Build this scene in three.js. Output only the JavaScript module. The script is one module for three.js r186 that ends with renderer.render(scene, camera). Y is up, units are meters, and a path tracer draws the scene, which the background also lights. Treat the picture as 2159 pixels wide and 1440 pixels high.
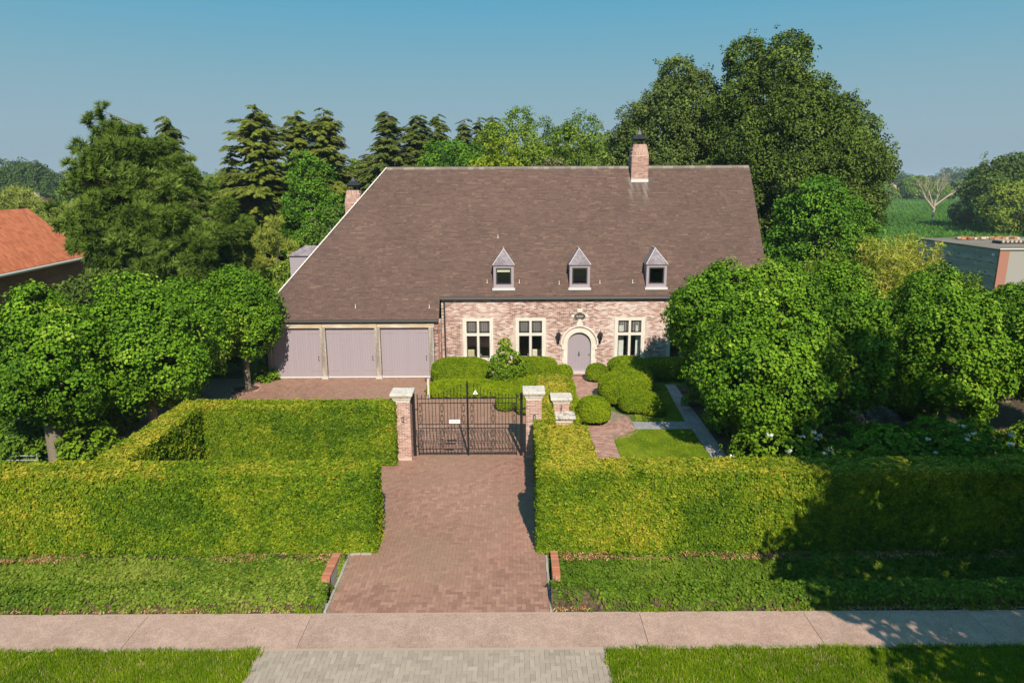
import * as THREE from 'three';
import { mergeGeometries, mergeVertices } from 'three/addons/utils/BufferGeometryUtils.js';
import { RoundedBoxGeometry } from 'three/addons/geometries/RoundedBoxGeometry.js';

// ------------------------------------------------------------------ camera, sky, sun, exposure
const scene = new THREE.Scene();
const camera = new THREE.PerspectiveCamera(2 * Math.atan(720 / 1440) * 180 / Math.PI, 2159 / 1440, 0.1, 3000);
camera.position.set(0, 10, 0);
camera.rotation.order = 'YXZ';
camera.rotation.set(-13.1 * Math.PI / 180, 0, -0.3 * Math.PI / 180);
const renderer = new THREE.WebGLRenderer();
renderer.toneMapping = THREE.LinearToneMapping;
renderer.toneMappingExposure = 1.35;
renderer.shadowMap.enabled = true;
const srgb = (r, g, b) => new THREE.Color().setRGB(r / 255, g / 255, b / 255, THREE.SRGBColorSpace);
{
  // clear summer sky: greyer at the horizon, bluer to the top of the view, unseen rest brightened to lift shadows; the same all the way round
  const W = 64, H = 512, d = new Float32Array(W * H * 4);
  const stops = [[-90, srgb(120, 130, 135)], [-2, srgb(146, 160, 170)], [0.5, srgb(152, 172, 186)], [4, srgb(149, 176, 190)], [7, srgb(138, 175, 191)], [10, srgb(120, 172, 194)], [13.5, srgb(98, 167, 198)], [24, srgb(94, 163, 197)], [45, srgb(98, 163, 196)], [90, srgb(98, 160, 194)]].map(([e, c]) => [e, c.multiplyScalar(1 / 1.35)]);
  for (let j = 0; j < H; j++) {
    const e = (j + 0.5) / H * 180 - 90;
    let k = 0; while (k < stops.length - 2 && e > stops[k + 1][0]) k++;
    const t = Math.min(1, Math.max(0, (e - stops[k][0]) / (stops[k + 1][0] - stops[k][0])));
    const c = stops[k][1].clone().lerp(stops[k + 1][1], t);
    for (let i = 0; i < W; i++) d.set([c.r, c.g, c.b, 1], (j * W + i) * 4);
  }
  const t = new THREE.DataTexture(d, W, H, THREE.RGBAFormat, THREE.FloatType);
  t.mapping = THREE.EquirectangularReflectionMapping; t.magFilter = THREE.LinearFilter; t.needsUpdate = true;
  scene.background = t; scene.environment = t;
}
const sun = new THREE.DirectionalLight(new THREE.Color().setRGB(1, 0.9, 0.76), 4.8);
sun.position.set(0.59 * 20, 2.89 * 20, 3.36 * 20 - 30); sun.target.position.set(0, 0, -30);
sun.castShadow = true; sun.shadow.mapSize.set(4096, 4096);
Object.assign(sun.shadow.camera, { left: -60, right: 60, top: 60, bottom: -60, near: 1, far: 250 });
scene.add(sun, sun.target);

// ------------------------------------------------------------------ helpers
function rng(seed) { let a = seed >>> 0; return () => { a = (a + 0x6D2B79F5) | 0; let t = Math.imul(a ^ (a >>> 15), 1 | a); t = (t + Math.imul(t ^ (t >>> 7), 61 | t)) ^ t; return ((t ^ (t >>> 14)) >>> 0) / 4294967296; }; }
const hash = (x, y, z) => { let h = Math.imul(x, 374761393) ^ Math.imul(y, 668265263) ^ Math.imul(z, 2147483647 ^ 1274126177); h = Math.imul(h ^ (h >>> 13), 1274126177); return ((h ^ (h >>> 16)) >>> 0) / 4294967296; };
const sm = t => t * t * (3 - 2 * t), mixn = (a, b, t) => a + (b - a) * t;
function noise(x, y, z = 0) {
  const i = Math.floor(x), j = Math.floor(y), k = Math.floor(z), u = sm(x - i), v = sm(y - j), w = sm(z - k);
  const f = (a, b, c) => hash(i + a, j + b, k + c);
  return mixn(mixn(mixn(f(0, 0, 0), f(1, 0, 0), u), mixn(f(0, 1, 0), f(1, 1, 0), u), v), mixn(mixn(f(0, 0, 1), f(1, 0, 1), u), mixn(f(0, 1, 1), f(1, 1, 1), u), v), w) * 2 - 1;
}
const C = (r, g, b) => new THREE.Color().setRGB(r, g, b);
const V = (x, y, z) => new THREE.Vector3(x, y, z);
const mat = (c, roughness = 0.85, o = {}) => new THREE.MeshStandardMaterial({ color: c, roughness, ...o });
const used = {};
function numbered(n) { const k = used[n] = (used[n] ?? -1) + 1; return k ? n + '_' + String(k).padStart(3, '0') : n; }
function tag(o, label, category, group) { o.userData.label = label; o.userData.category = category; if (group) o.userData.group = group; return o; }
function thing(name, label, category, group) { const g = new THREE.Group(); g.name = numbered(name); scene.add(g); return tag(g, label, category, group); }
function shade(m) { m.castShadow = m.receiveShadow = true; return m; }
function part(name, geo, m, parent) { const o = shade(new THREE.Mesh(geo, m)); o.name = name; parent.add(o); return o; }
function sub(name, parent) { const g = new THREE.Group(); g.name = name; parent.add(g); return g; }
function ground(name, geo, m) { const o = part(name, geo, m, scene); o.userData.kind = 'structure'; return o; }
function settle(root, x, y, D) { root.position.set(x, y, -D); root.children.forEach(c => c.position.sub(root.position)); return root; }   // built in place, then hung on its base point
const bx = (x0, x1, y0, y1, d0, d1) => new THREE.BoxGeometry(x1 - x0, y1 - y0, d1 - d0).translate((x0 + x1) / 2, (y0 + y1) / 2, -(d0 + d1) / 2);
const merge = a => mergeGeometries(a.map(g => g.index ? g.toNonIndexed() : g).map(g => { for (const k of Object.keys(g.attributes)) if (!['position', 'normal', 'uv'].includes(k)) g.deleteAttribute(k); return g; }));
function tube(a, b, r0, r1, n = 6) {
  const d = b.clone().sub(a), g = new THREE.CylinderGeometry(r1, r0, d.length(), n, 1).translate(0, d.length() / 2, 0);
  return g.applyQuaternion(new THREE.Quaternion().setFromUnitVectors(V(0, 1, 0), d.normalize())).translate(a.x, a.y, a.z);
}
// flat sheet from outline points [x, depth]
function sheet(pts, y, holes = []) {
  const s = new THREE.Shape(pts.map(p => new THREE.Vector2(p[0], p[1])));
  holes.forEach(h => s.holes.push(new THREE.Path(h.map(p => new THREE.Vector2(p[0], p[1])))));
  const g = new THREE.ShapeGeometry(s); g.rotateX(-Math.PI / 2); g.translate(0, y, 0);
  return g;                                                        // uv = metres
}
// tiling noise texture; f(u, v, n) -> [r, g, b] sRGB 0..255, n(freq, seed) = periodic noise -1..1
function tex(size, f, repeat, linear) {
  const d = new Uint8Array(size * size * 4);
  for (let j = 0; j < size; j++) for (let i = 0; i < size; i++) {
    const u = i / size, v = j / size;
    const n = (fr, s = 0) => {
      const x = u * fr, y = v * fr, a = Math.floor(x), b = Math.floor(y), p = sm(x - a), q = sm(y - b), h = (c, e) => hash((a + c) % fr, (b + e) % fr, s + fr * 7);
      return mixn(mixn(h(0, 0), h(1, 0), p), mixn(h(0, 1), h(1, 1), p), q) * 2 - 1;
    };
    const c = f(u, v, n);
    d.set([c[0], c[1], c[2], 255].map(x => Math.max(0, Math.min(255, x))), (j * size + i) * 4);
  }
  const t = new THREE.DataTexture(d, size, size);
  t.wrapS = t.wrapT = THREE.RepeatWrapping; t.magFilter = THREE.LinearFilter; t.minFilter = THREE.LinearMipmapLinearFilter; t.generateMipmaps = true;
  if (!linear) t.colorSpace = THREE.SRGBColorSpace;
  t.repeat.set(repeat, repeat); t.needsUpdate = true;
  return t;
}
// instances from a list of {p, n, s, c}
const _q = new THREE.Quaternion(), _q2 = new THREE.Quaternion(), _m = new THREE.Matrix4(), _up = V(0, 1, 0), _s = V(1, 1, 1);
function instances(name, geo, m, list, parent, R) {
  const o = shade(new THREE.InstancedMesh(geo, m, list.length)); o.name = name;
  list.forEach((e, i) => {
    _q.setFromUnitVectors(_up, e.n || _up);
    if (R) _q.multiply(_q2.setFromAxisAngle(_up, R() * 6.2832)); else if (e.a !== undefined) _q.multiply(_q2.setFromAxisAngle(_up, e.a));
    if (e.sv) _s.copy(e.sv); else _s.setScalar(e.s ?? 1);
    o.setMatrixAt(i, _m.compose(e.p, _q, _s));
    o.setColorAt(i, e.c || C(1, 1, 1));
  });
  o.userData.kind = 'stuff';
  parent.add(o);
  return o;
}
const pick = (pal, t, R, j = 0.2) => { const k = Math.max(0, Math.min(0.999, t)) * (pal.length - 1), i = Math.floor(k); return pal[i].clone().lerp(pal[i + 1], k - i).multiplyScalar(1 + (R() - 0.5) * 2 * j); };

// ------------------------------------------------------------------ leaves
// a small spray of n folded leaves around the origin, facing +y on the whole
function spray(n, len, wid, spread, cone, seed, round = false) {
  const R = rng(seed), g = [];
  for (let i = 0; i < n; i++) {
    const f = wid * 0.18;
    const P = round
      ? [[0, 0, 0], [-wid * .5, f, len * .3], [-wid * .42, f, len * .68], [0, 0, len], [wid * .42, f, len * .68], [wid * .5, f, len * .3]]
      : [[0, 0, 0], [-wid * .5, f, len * .45], [0, 0, len], [wid * .5, f, len * .45]];
    const I = round ? [0, 2, 1, 0, 3, 2, 0, 4, 3, 0, 5, 4] : [0, 2, 1, 0, 3, 2];
    const lg = new THREE.BufferGeometry();
    lg.setAttribute('position', new THREE.Float32BufferAttribute(I.flatMap(k => P[k]), 3));
    lg.translate(0, 0, -len * 0.3);
    const t = cone * Math.sqrt(R()), a = R() * 6.283;
    lg.rotateY(R() * 6.283); lg.rotateX(t); lg.rotateY(a);
    const r = spread * Math.cbrt(R()), b = R() * 6.283, y = (R() - 0.5) * 1.2;
    lg.translate(Math.cos(b) * r, y * spread * 0.8, Math.sin(b) * r);
    lg.computeVertexNormals();
    g.push(lg);
  }
  return mergeGeometries(g);
}
// needles: thin blades bursting from a point (burst) or a flat drooping frond (frond)
function needles(n, len, wid, seed, frond) {
  const R = rng(seed), pos = [];
  const blade = (o, d, l, w) => {
    const side = V(R() - .5, R() - .5, R() - .5).cross(d).normalize().multiplyScalar(w / 2), e = o.clone().addScaledVector(d, l);
    for (const p of [o.clone().add(side), o.clone().sub(side), e]) pos.push(p.x, p.y, p.z);
  };
  for (let i = 0; i < n; i++) {
    if (frond) {
      const t = i / n, o = V(0, -0.25 * t * t * len, t * len), sg = i % 2 ? 1 : -1;
      blade(o, V(sg * (.8 + R() * .4), -.25 - R() * .5, .55).normalize(), len * (.52 - .3 * t) * (.7 + R() * .5), wid);
    } else {
      const d = V(R() * 2 - 1, R() * 1.5 - .35, R() * 2 - 1).normalize();
      blade(d.clone().multiplyScalar(len * .08), d, len * (.7 + R() * .4), wid);
    }
  }
  const g = new THREE.BufferGeometry(); g.setAttribute('position', new THREE.Float32BufferAttribute(pos, 3)); g.computeVertexNormals();
  return g;
}
const leafMat = new THREE.MeshPhysicalMaterial({ color: 0xffffff, roughness: 0.6, specularIntensity: 0.3, side: THREE.DoubleSide });
const dullLeaf = new THREE.MeshPhysicalMaterial({ color: 0xffffff, roughness: 0.85, specularIntensity: 0.15, side: THREE.DoubleSide });
const LIME = spray(7, 0.105, 0.092, 0.19, 0.85, 11, true);
const HEDGE = spray(6, 0.07, 0.046, 0.06, 1.05, 71);
const BOXL = spray(7, 0.055, 0.036, 0.05, 1.1, 72);
const IVY = spray(6, 0.068, 0.058, 0.07, 0.85, 73, true);
const BROAD = spray(9, 0.2, 0.13, 0.3, 1.1, 74);
const FAR = spray(9, 0.55, 0.4, 0.8, 1.1, 75);
const MAG = spray(6, 0.15, 0.07, 0.1, 1.0, 76);
const HYD = spray(6, 0.14, 0.09, 0.13, 0.9, 77);
const WILLOW = spray(10, 0.42, 0.05, 0.2, 2.4, 78);
const CANE = spray(9, 0.3, 0.035, 0.2, 1.9, 79);
const PINE = needles(34, 0.27, 0.042, 80), SPRUCE = needles(26, 0.62, 0.1, 81, true);
const G = {
  lime: [C(.035, .09, .003), C(.08, .175, .004), C(.125, .24, .007), C(.34, .44, .05)],
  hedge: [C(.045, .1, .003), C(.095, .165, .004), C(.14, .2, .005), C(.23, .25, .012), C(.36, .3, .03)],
  box: [C(.075, .13, .002), C(.14, .21, .002), C(.23, .29, .004)],
  ivy: [C(.04, .085, .004), C(.075, .135, .006), C(.13, .18, .015)],
};

// leaves over the faces of a closed shape
function cover(name, shape, perM2, leaf, m, pal, parent, o = {}) {
  const g = shape.index ? shape.toNonIndexed() : shape, P = g.attributes.position, R = rng(o.seed || 5), list = [];
  const a = V(), b = V(), c = V(), n = V(), e = V();
  for (let i = 0; i < P.count; i += 3) {
    a.fromBufferAttribute(P, i); b.fromBufferAttribute(P, i + 1); c.fromBufferAttribute(P, i + 2);
    n.copy(b).sub(a).cross(e.copy(c).sub(a)); const area = n.length() / 2; if (area < 1e-9) continue; n.normalize();
    if (n.y < -0.5 || (o.skip && o.skip(a, n))) continue;
    let k = area * perM2 * (n.z < -.6 ? .5 : 1); k = Math.floor(k) + (R() < k % 1 ? 1 : 0);
    for (let q = 0; q < k; q++) {
      let u = R(), v = R(); if (u + v > 1) { u = 1 - u; v = 1 - v; }
      const p = a.clone().addScaledVector(b.clone().sub(a), u).addScaledVector(c.clone().sub(a), v);
      p.addScaledVector(n, (o.lift ?? 0.02) * (R() * 1.6 - 0.3) - (o.pit && noise(p.x * 7, p.y * 7, p.z * 7) + .5 * noise(p.x * 15, p.y * 15, p.z * 15) < -.12 ? o.pit : 0));
      if (o.drop && o.drop(p, R)) continue;
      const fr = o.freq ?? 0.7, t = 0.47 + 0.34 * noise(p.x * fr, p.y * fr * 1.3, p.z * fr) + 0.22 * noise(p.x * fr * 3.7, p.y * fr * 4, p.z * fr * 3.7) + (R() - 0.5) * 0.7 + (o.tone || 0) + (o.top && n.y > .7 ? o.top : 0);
      list.push({ p, n: n.clone().multiplyScalar(1.0).add(V((R() - .5) * 1.4, R() * .8 - .1, (R() - .5) * 1.4)).normalize(), s: 0.7 + R() * 0.7, c: pick(pal, t, R) });
    }
  }
  return instances(name, leaf, m, list, parent, R);
}
// clumped crown: lobes on an ellipsoid, sprays on the lobes and some inside
function lobes(c, r, n, lr, seed, o = {}) {
  const R = rng(seed), out = [];
  for (let i = 0; i < n; i++) {
    const y = 1 - 2 * (i + .5) / n, a = i * 2.39996 + R() * .8, q = Math.sqrt(1 - y * y), k = (o.shell ?? .78) + (R() - .5) * (o.wob ?? .3);
    let px = Math.cos(a) * q * k, py = y * k, pz = Math.sin(a) * q * k;
    if (py < (o.cut ?? -0.85)) py = (o.cut ?? -0.85) + R() * .15;
    const tp = o.taper ? 1 - o.taper * (py * .5 + .5) : 1;
    out.push({ c: V(c.x + px * r[0] * tp, c.y + py * r[1], c.z + pz * r[2] * tp), r: lr * (.7 + R() * .65), flat: o.flat ?? .8 });
  }
  return out;
}
// lobes that fill a crown outline given as levels [height, left, right] at a depth
function levelLobes(levels, D, lr, seed, o = {}) {
  const R = rng(seed), out = [];
  for (const [y, xl, xr] of levels) {
    const a = (xr - xl) / 2, cx = (xl + xr) / 2, n = Math.max(3, Math.round(6.283 * a / (lr * 1.25)));
    for (let ring = 0; ring < (a > lr * 3 ? 2 : 1); ring++) for (let i = 0; i < n; i++) {
      const t = i / n * 6.283 + R() * .7, k = (ring ? .45 : .86) + (R() - .5) * .26, r = lr * (.6 + R() * .75);
      out.push({ c: V(cx + Math.cos(t) * Math.max(.1, a - r * .8) * k * 1.08, y + (R() - .5) * (o.dy ?? 1.5), -D + Math.sin(t) * a * k * (o.dz ?? .7)), r, flat: o.flat ?? .75 });
    }
  }
  return out;
}
function crown(name, ls, center, perM2, leaf, m, pal, parent, o = {}) {
  const R = rng(o.seed || 9), list = [], fr = o.freq ?? .6;
  const geos = Array.isArray(leaf) ? leaf : [leaf];
  for (const L of ls) {
    const out = L.c.clone().sub(center).normalize(), k = Math.round(perM2 * 12.57 * L.r * L.r * .7), tone = (R() - .5) * .3;
    for (let i = 0; i < k; i++) {
      const d = V(R() * 2 - 1, R() * 2 - 1, R() * 2 - 1); if (d.lengthSq() > 1 || d.lengthSq() < .01) { i--; continue; } d.normalize();
      if (d.dot(out) < -.35 && R() < .7) continue;
      const stray = R() < .07 ? 1.12 + R() * .35 : 1;
      const rr = stray * L.r * (o.fuzz ? 1 - o.fuzz * R() * R() + .12 * R() : .72 + .4 * R());
      const p = L.c.clone().add(V(d.x * rr, d.y * rr * L.flat, d.z * rr));
      if (ls.some(M => M !== L && Math.hypot(p.x - M.c.x, (p.y - M.c.y) / M.flat, p.z - M.c.z) < M.r * .62)) continue;
      if (p.y < (o.floor ?? 0.03)) continue;
      if (stray === 1 && noise(p.x * (o.gapF ?? 1.5) + 3, p.y * (o.gapF ?? 1.5), p.z * (o.gapF ?? 1.5)) < (o.gap ?? -.38)) continue;
      const t = .45 + tone + .3 * noise(p.x * fr, p.y * fr, p.z * fr) + (R() - .5) * .55 + (o.tone || 0);
      list.push({ p, n: d.multiplyScalar(o.dirW ?? .8).addScaledVector(out, .35).add(V((R() - .5) * .7, (o.up ?? .45) + R() * .2, (R() - .5) * .7)).normalize(), s: (.7 + R() * .65) * (o.size ?? 1), c: pick(pal, t, R) });
    }
  }
  geos.forEach((g, k) => instances(name, g, m, list.filter((_, i) => i % geos.length === k), parent, R));
  return list.length;
}
const bark = mat(C(.19, .155, .115), .95, { bumpScale: 0.02, bumpMap: tex(128, (u, v, n) => { const q = 128 + 70 * n(16, 1) + 50 * n(32, 2); return [q, q, q]; }, 2, true) });
const barkDark = bark;
function trunk(parent, x, D, h, r, tips, m = bark, lean = 0) {
  const g = [], R = rng(Math.round(x * 31 + D * 7) + 900), A = V(x, -0.05, -D), top = V(x + lean, h, -D);
  const mid = A.clone().lerp(top, .5).add(V((R() - .5) * r, 0, (R() - .5) * r));
  g.push(tube(A, V(A.x, .18, A.z), r * 1.35, r * 1.05, 9), tube(V(A.x, .17, A.z), mid, r * 1.06, r * .9, 9), tube(mid, top, r * .9, r * .75, 9));
  part('trunk', merge(g), m, parent);
  if (tips && tips.length) part('branches', merge(tips.flatMap(t => {
    const k = top.clone().lerp(t, .5).add(V((R() - .5) * .5, -.15, (R() - .5) * .5)), s = top.clone().lerp(mid, R() * .25);
    return [tube(s, k, r * .42, r * .26, 5), tube(k, t, r * .26, r * .07, 5)];
  })), m, parent);
}

// ------------------------------------------------------------------ ground, ditch, pavement, verge
const grassMap = (a, b, c) => tex(256, (u, v, n) => { const t = .5 + .3 * n(8, 1) + .3 * n(32, 2) + .35 * n(128, 3); return [mixn(a[0], b[0], t), mixn(a[1], b[1], t), mixn(a[2], b[2], t)].map(x => x + c * n(4, 5)); }, 1 / 3);
const grassMat = mat(C(1, 1, 1), .95, { map: grassMap([70, 96, 4], [128, 150, 18], 8) });
const soilMat = mat(C(1, 1, 1), .97, { map: tex(256, (u, v, n) => { const t = 10 * n(8, 1) + 16 * n(32, 2) + 26 * n(128, 3); return [74 + t, 60 + t, 42 + t * .8]; }, .5) });
const litterMat = mat(C(1, 1, 1), .95, { map: tex(256, (u, v, n) => { const t = 14 * n(8, 1) + 24 * n(32, 2) + 36 * n(128, 3); return [150 + t, 104 + t, 70 + t * .8]; }, .7) });
const DX = 70;
ground('ground', sheet([[-1500, -900], [1500, -900], [1500, 1900], [-1500, 1900]], -0.03, [[[-DX, 14.5], [-4.55, 14.5], [-4.55, 17.05], [-DX, 17.05]], [[.92, 14.5], [.92, 17.05], [DX, 17.05], [DX, 14.5]]]), mat(C(1, 1, 1), .95, { map: grassMap([56, 80, 14], [98, 118, 30], 14) }));
function ditch(name, x0, x1, seed) {                                // earth profile, then the ivy on it
  const prof = [[14.48, -.03], [14.56, .0], [14.66, .26], [14.8, .33], [15.12, .33], [15.24, .2], [15.4, -.25], [15.7, -.52], [16.0, -.55], [16.3, -.42], [16.6, -.14], [16.85, -.01], [17.07, -.028]];
  const nx = Math.ceil((x1 - x0) / .35), pos = [], idx = [];
  for (let i = 0; i <= nx; i++) prof.forEach(([d, y], j) => { const x = mixn(x0, x1, i / nx); pos.push(x, y + (j > 1 && j < 12 ? .045 * noise(x * 1.3, d * 2, seed) + .05 * noise(x * .35, d, seed + 5) : 0), -d); });
  for (let i = 0; i < nx; i++) for (let j = 0; j < prof.length - 1; j++) { const a = i * prof.length + j, b = a + prof.length; idx.push(a, b, a + 1, b, b + 1, a + 1); }
  const g = new THREE.BufferGeometry(); g.setAttribute('position', new THREE.Float32BufferAttribute(pos, 3)); g.setIndex(idx);
  const uv = []; for (let i = 0; i < pos.length; i += 3) uv.push(pos[i], pos[i + 2]); g.setAttribute('uv', new THREE.Float32BufferAttribute(uv, 2)); g.computeVertexNormals();
  ground(name, g, soilMat);
  return g;
}
const ditchL = ditch('ditch', -DX, -4.55, 3), ditchR = ditch('ditch_001', .92, DX, 8);
const stuff = (o, label, category) => { o.userData.kind = 'stuff'; return tag(o, label, category); };
const inView = (p, m = 1.3) => Math.abs(p.x) < 0.75 * m * (-p.z * .974 + (10 - p.y) * .2267) + .6;
const dryEdge = (p, R) => !inView(p) || (-p.z > 16.78 && R() < .75) || (-p.z < 14.62 && R() < .8);
const ivyL = cover('ivy_bank', ditchL, 400, IVY, leafMat, G.ivy.concat([C(.17, .21, .03)]), scene, { seed: 21, lift: .03, drop: dryEdge, freq: .5, tone: .05 });
stuff(ivyL, 'green ivy filling the ditch under the long hedge left of the brick drive', 'ivy');
const ivyR = cover('ivy_bank_001', ditchR, 400, IVY, leafMat, G.ivy, scene, { seed: 22, lift: .03, drop: (p, R) => dryEdge(p, R) || (-p.z < 15 && p.x < 2.2 && R() < .8), freq: .5, tone: .05 });
stuff(ivyR, 'dark ivy filling the ditch under the tree-shaded hedge', 'ivy');
// strips of dry leaf litter at the foot of the hedges and along the pavement
function litter(name, x0, x1, d0, d1, label, seed) {
  const R = rng(seed), list = [], dry = [C(.3, .14, .06), C(.42, .24, .11), C(.5, .33, .17), C(.22, .13, .06)];
  for (let i = 0; i < (x1 - x0) * (d1 - d0) * 420; i++) {
    const p = V(mixn(x0, x1, R()), .015 + R() * .02, -mixn(d0, d1, R()));
    if (noise(p.x * .8, p.z * 3, seed) < -.15 || !inView(p)) continue;
    list.push({ p, n: V((R() - .5) * .8, 1, (R() - .5) * .8).normalize(), s: .5 + R() * .5, c: dry[Math.floor(R() * 4)] });
  }
  const o = instances(name, spray(3, .07, .035, .06, .8, 91), dullLeaf, list, scene, R);
  stuff(o, label, 'leaf litter');
}
litter('leaf_litter', -18, -4.9, 16.72, 17.12, 'dry brown leaves along the foot of the hedge left of the drive', 31);
litter('leaf_litter', 1.3, 18, 16.72, 17.12, 'dry brown leaves along the foot of the hedge right of the drive', 32);
litter('leaf_litter', -18, -4.55, 14.44, 14.62, 'dry leaves between the pavement and the ivy left of the drive', 33);
litter('leaf_litter', .95, 18, 14.44, 14.66, 'dry leaves between the pavement and the ivy right of the drive', 34);

// pavement: washed-concrete slabs with open joints
const washed = tex(512, (u, v, n) => { const s = n(256, 3), t = 9 * n(2, 11) + 9 * n(4, 1) + 8 * n(16, 2) + 16 * n(128, 6); const k = s > .62 ? 34 : s < -.66 ? -44 : 0; return [200 + t + k, 172 + t + k, 160 + t + k]; }, 1 / 2.2);
const washedRim = tex(256, (u, v, n) => { const t = 8 * n(8, 1) + 10 * n(64, 2); return [196 + t, 178 + t, 166 + t]; }, .5);
const walk = ground('pavement', sheet([[-60, 13.1], [60, 13.1], [60, 14.42], [-60, 14.42]], -.022), mat(C(.48, .41, .36), .95));
{
  const m = [0, 1, 2].map(i => mat(C(.675 + .02 * i, .625 + .015 * i, .575 + .01 * i), .9, { map: washed, bumpMap: washed, bumpScale: .003 })), joints = [-59.4];
  for (let x = -47.7; x < 60; x += 3.9) joints.push(x + (Math.abs(x) > 12 ? 0 : 0));
  for (let i = 0; i < joints.length - 1; i++) {
    const x0 = joints[i] + .006, x1 = joints[i + 1] - .006;
    if (x1 < -26 || x0 > 26) { if (i % 3) continue; }
    const g = bx(x0, x1, -.02, .004, 13.16, 14.36); const P = g.attributes.position, U = g.attributes.uv;
    for (let k = 0; k < P.count; k++) U.setXY(k, P.getX(k) + i * .37, P.getZ(k));
    part('slab', g, m[i % 3], walk);
  }
  part('rim', merge([bx(-60, 60, -.02, .003, 13.1, 13.155), bx(-60, 60, -.02, .003, 14.365, 14.42)]), mat(C(.66, .62, .57), .9, { map: washedRim }), walk);
}
// 90 degree herringbone: cells of size w; keep(x, depth) decides; nearest 300 become pieces of their own
function herringbone(parent, x0, x1, d0, d1, w, y, th, pal, seed, keep, singles, o = {}) {
  const R = rng(seed), list = [], gap = o.gap ?? .005;
  const nx = Math.ceil((x1 - x0) / w) + 2, nd = Math.ceil((d1 - d0) / w) + 2;
  for (let i = -2; i < nx; i++) for (let j = -2; j < nd; j++) {
    const c = (((i - j) % 4) + 4) % 4;
    if (c !== 0 && c !== 3) continue;
    const hor = c === 0, cx = x0 + (i + (hor ? 1 : .5)) * w, cd = d0 + (j + (hor ? .5 : 1)) * w;
    let hx = (hor ? 1 : .5) * w - gap / 2, hd = (hor ? .5 : 1) * w - gap / 2;
    const a0 = Math.max(cx - hx, x0), a1 = Math.min(cx + hx, x1), b0 = Math.max(cd - hd, d0), b1 = Math.min(cd + hd, d1);   // cut at the border
    if (a1 - a0 < .02 || b1 - b0 < .02 || !keep((a0 + a1) / 2, (b0 + b1) / 2)) continue;
    const t = .5 + .3 * noise(cx * .5, cd * .5, seed) + (R() - .5) * .8;
    const dirt = o.alt ? Math.max(0, .3 + noise(cx * .45 + 7, cd * .3, seed + 2) + .5 * noise(cx * 1.6, cd * 1.3, seed + 4)) * .55 : 0;
    list.push({ p: V((a0 + a1) / 2, y + (R() - .5) * .003, -(b0 + b1) / 2), sv: V(a1 - a0, th, b1 - b0), n: V((R() - .5) * .012, 1, (R() - .5) * .012).normalize(), c: o.alt ? pick(pal, t, R, .1).lerp(o.alt, Math.min(.6, dirt)) : pick(pal, t, R, .1), d: (b0 + b1) / 2 + Math.abs((a0 + a1) / 2) * .01 });
  }
  list.sort((a, b) => a.d - b.d);
  const unit = new RoundedBoxGeometry(1, 1, 1, 1, .06).translate(0, -.5, 0), m = o.mat || mat(C(1, 1, 1), .88);
  const tones = Array.from({ length: 9 }, (_, i) => { const mm = m.clone(); mm.color = pick(pal, i / 8, () => .5); return mm; });
  list.splice(0, singles).forEach(e => {
    const p = part('paver', unit, tones[Math.floor(R() * 9)], parent);
    p.position.copy(e.p); p.scale.copy(e.sv); p.quaternion.setFromUnitVectors(_up, e.n);
  });
  instances(o.name || 'pavers', unit, m, list, parent);
}
const paverBump = tex(128, (u, v, n) => { const q = 128 + 50 * n(16, 1) + 60 * n(64, 2); return [q, q, q]; }, 3, true);
const clay = [C(.255, .13, .094), C(.305, .16, .115), C(.33, .175, .126), C(.37, .205, .15)];
const clayMat = mat(C(1, 1, 1), .85, { bumpMap: paverBump, bumpScale: .002 });
const jointMat = mat(C(.42, .31, .24), .97, { map: tex(128, (u, v, n) => { const t = 30 * n(16, 1) + 40 * n(64, 2); return [200 + t, 200 + t, 195 + t]; }, 1) });
const drive = ground('driveway', sheet([[-4.5, 14.42], [.88, 14.42], [.88, 17.02], [.66, 17.02], [.66, 24.6], [-5.3, 24.6], [-5.3, 17.02], [-4.5, 17.02]], -.006), jointMat);
drive.geometry.translate(0, 0, 0);
ground('driveway_bed', sheet([[-4.55, 14.42], [.92, 14.42], [.92, 24.4], [-5.2, 24.4], [-5.2, 17.05], [-4.55, 17.05]], -.02), soilMat);
herringbone(drive, -5.26, .86, 14.43, 24.5, .105, .006, .02, clay, 41, (x, d) => d < 17.04 ? x > -4.47 : x < .8 && (d < 18.2 ? x > -4.1 : d < 23.3 || x > -4.3), 300, { mat: clayMat, alt: C(.28, .175, .115) });
{
  const kerb = ground('kerb', sheet([[-4.56, 14.42], [-4.46, 14.42], [-4.46, 17.1], [-4.56, 17.1]], -.008), jointMat), km = [mat(C(.34, .3, .26), .9), mat(C(.39, .35, .3), .9), mat(C(.3, .27, .24), .9)];
  const R = rng(77);
  for (const [x0, d1] of [[-4.56, 17.1], [.865, 17.05]]) for (let d = 14.45; d < d1 - .2; d += .42) { const p = part('kerb_stone', bx(-.03, .03, -.1, .03, -.2, .2), km[Math.floor(R() * 3)], kerb); p.position.set(x0 + .045 + (R() - .5) * .01, (R() - .5) * .012, -d - .2); p.rotation.y = (R() - .5) * .03; }
  for (let x = -4.5; x < -4.05; x += .3) { const p = part('kerb_stone', bx(-.14, .14, -.1, .03, -.04, .04), km[1], kerb); p.position.set(x + .14, 0, -17.08); }
}
const greyP = [C(.32, .252, .198), C(.36, .288, .226), C(.392, .318, .25)];
const apron = ground('apron', sheet([[-5.62, 3.9], [2.05, 3.9], [2.05, 13.09], [-5.62, 13.09]], -.012), mat(C(.31, .255, .205), .97));
herringbone(apron, -5.6, 2.02, 10.9, 13.08, .11, .002, .02, greyP, 42, () => true, 0, { mat: clayMat, name: 'pavers' });
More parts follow.
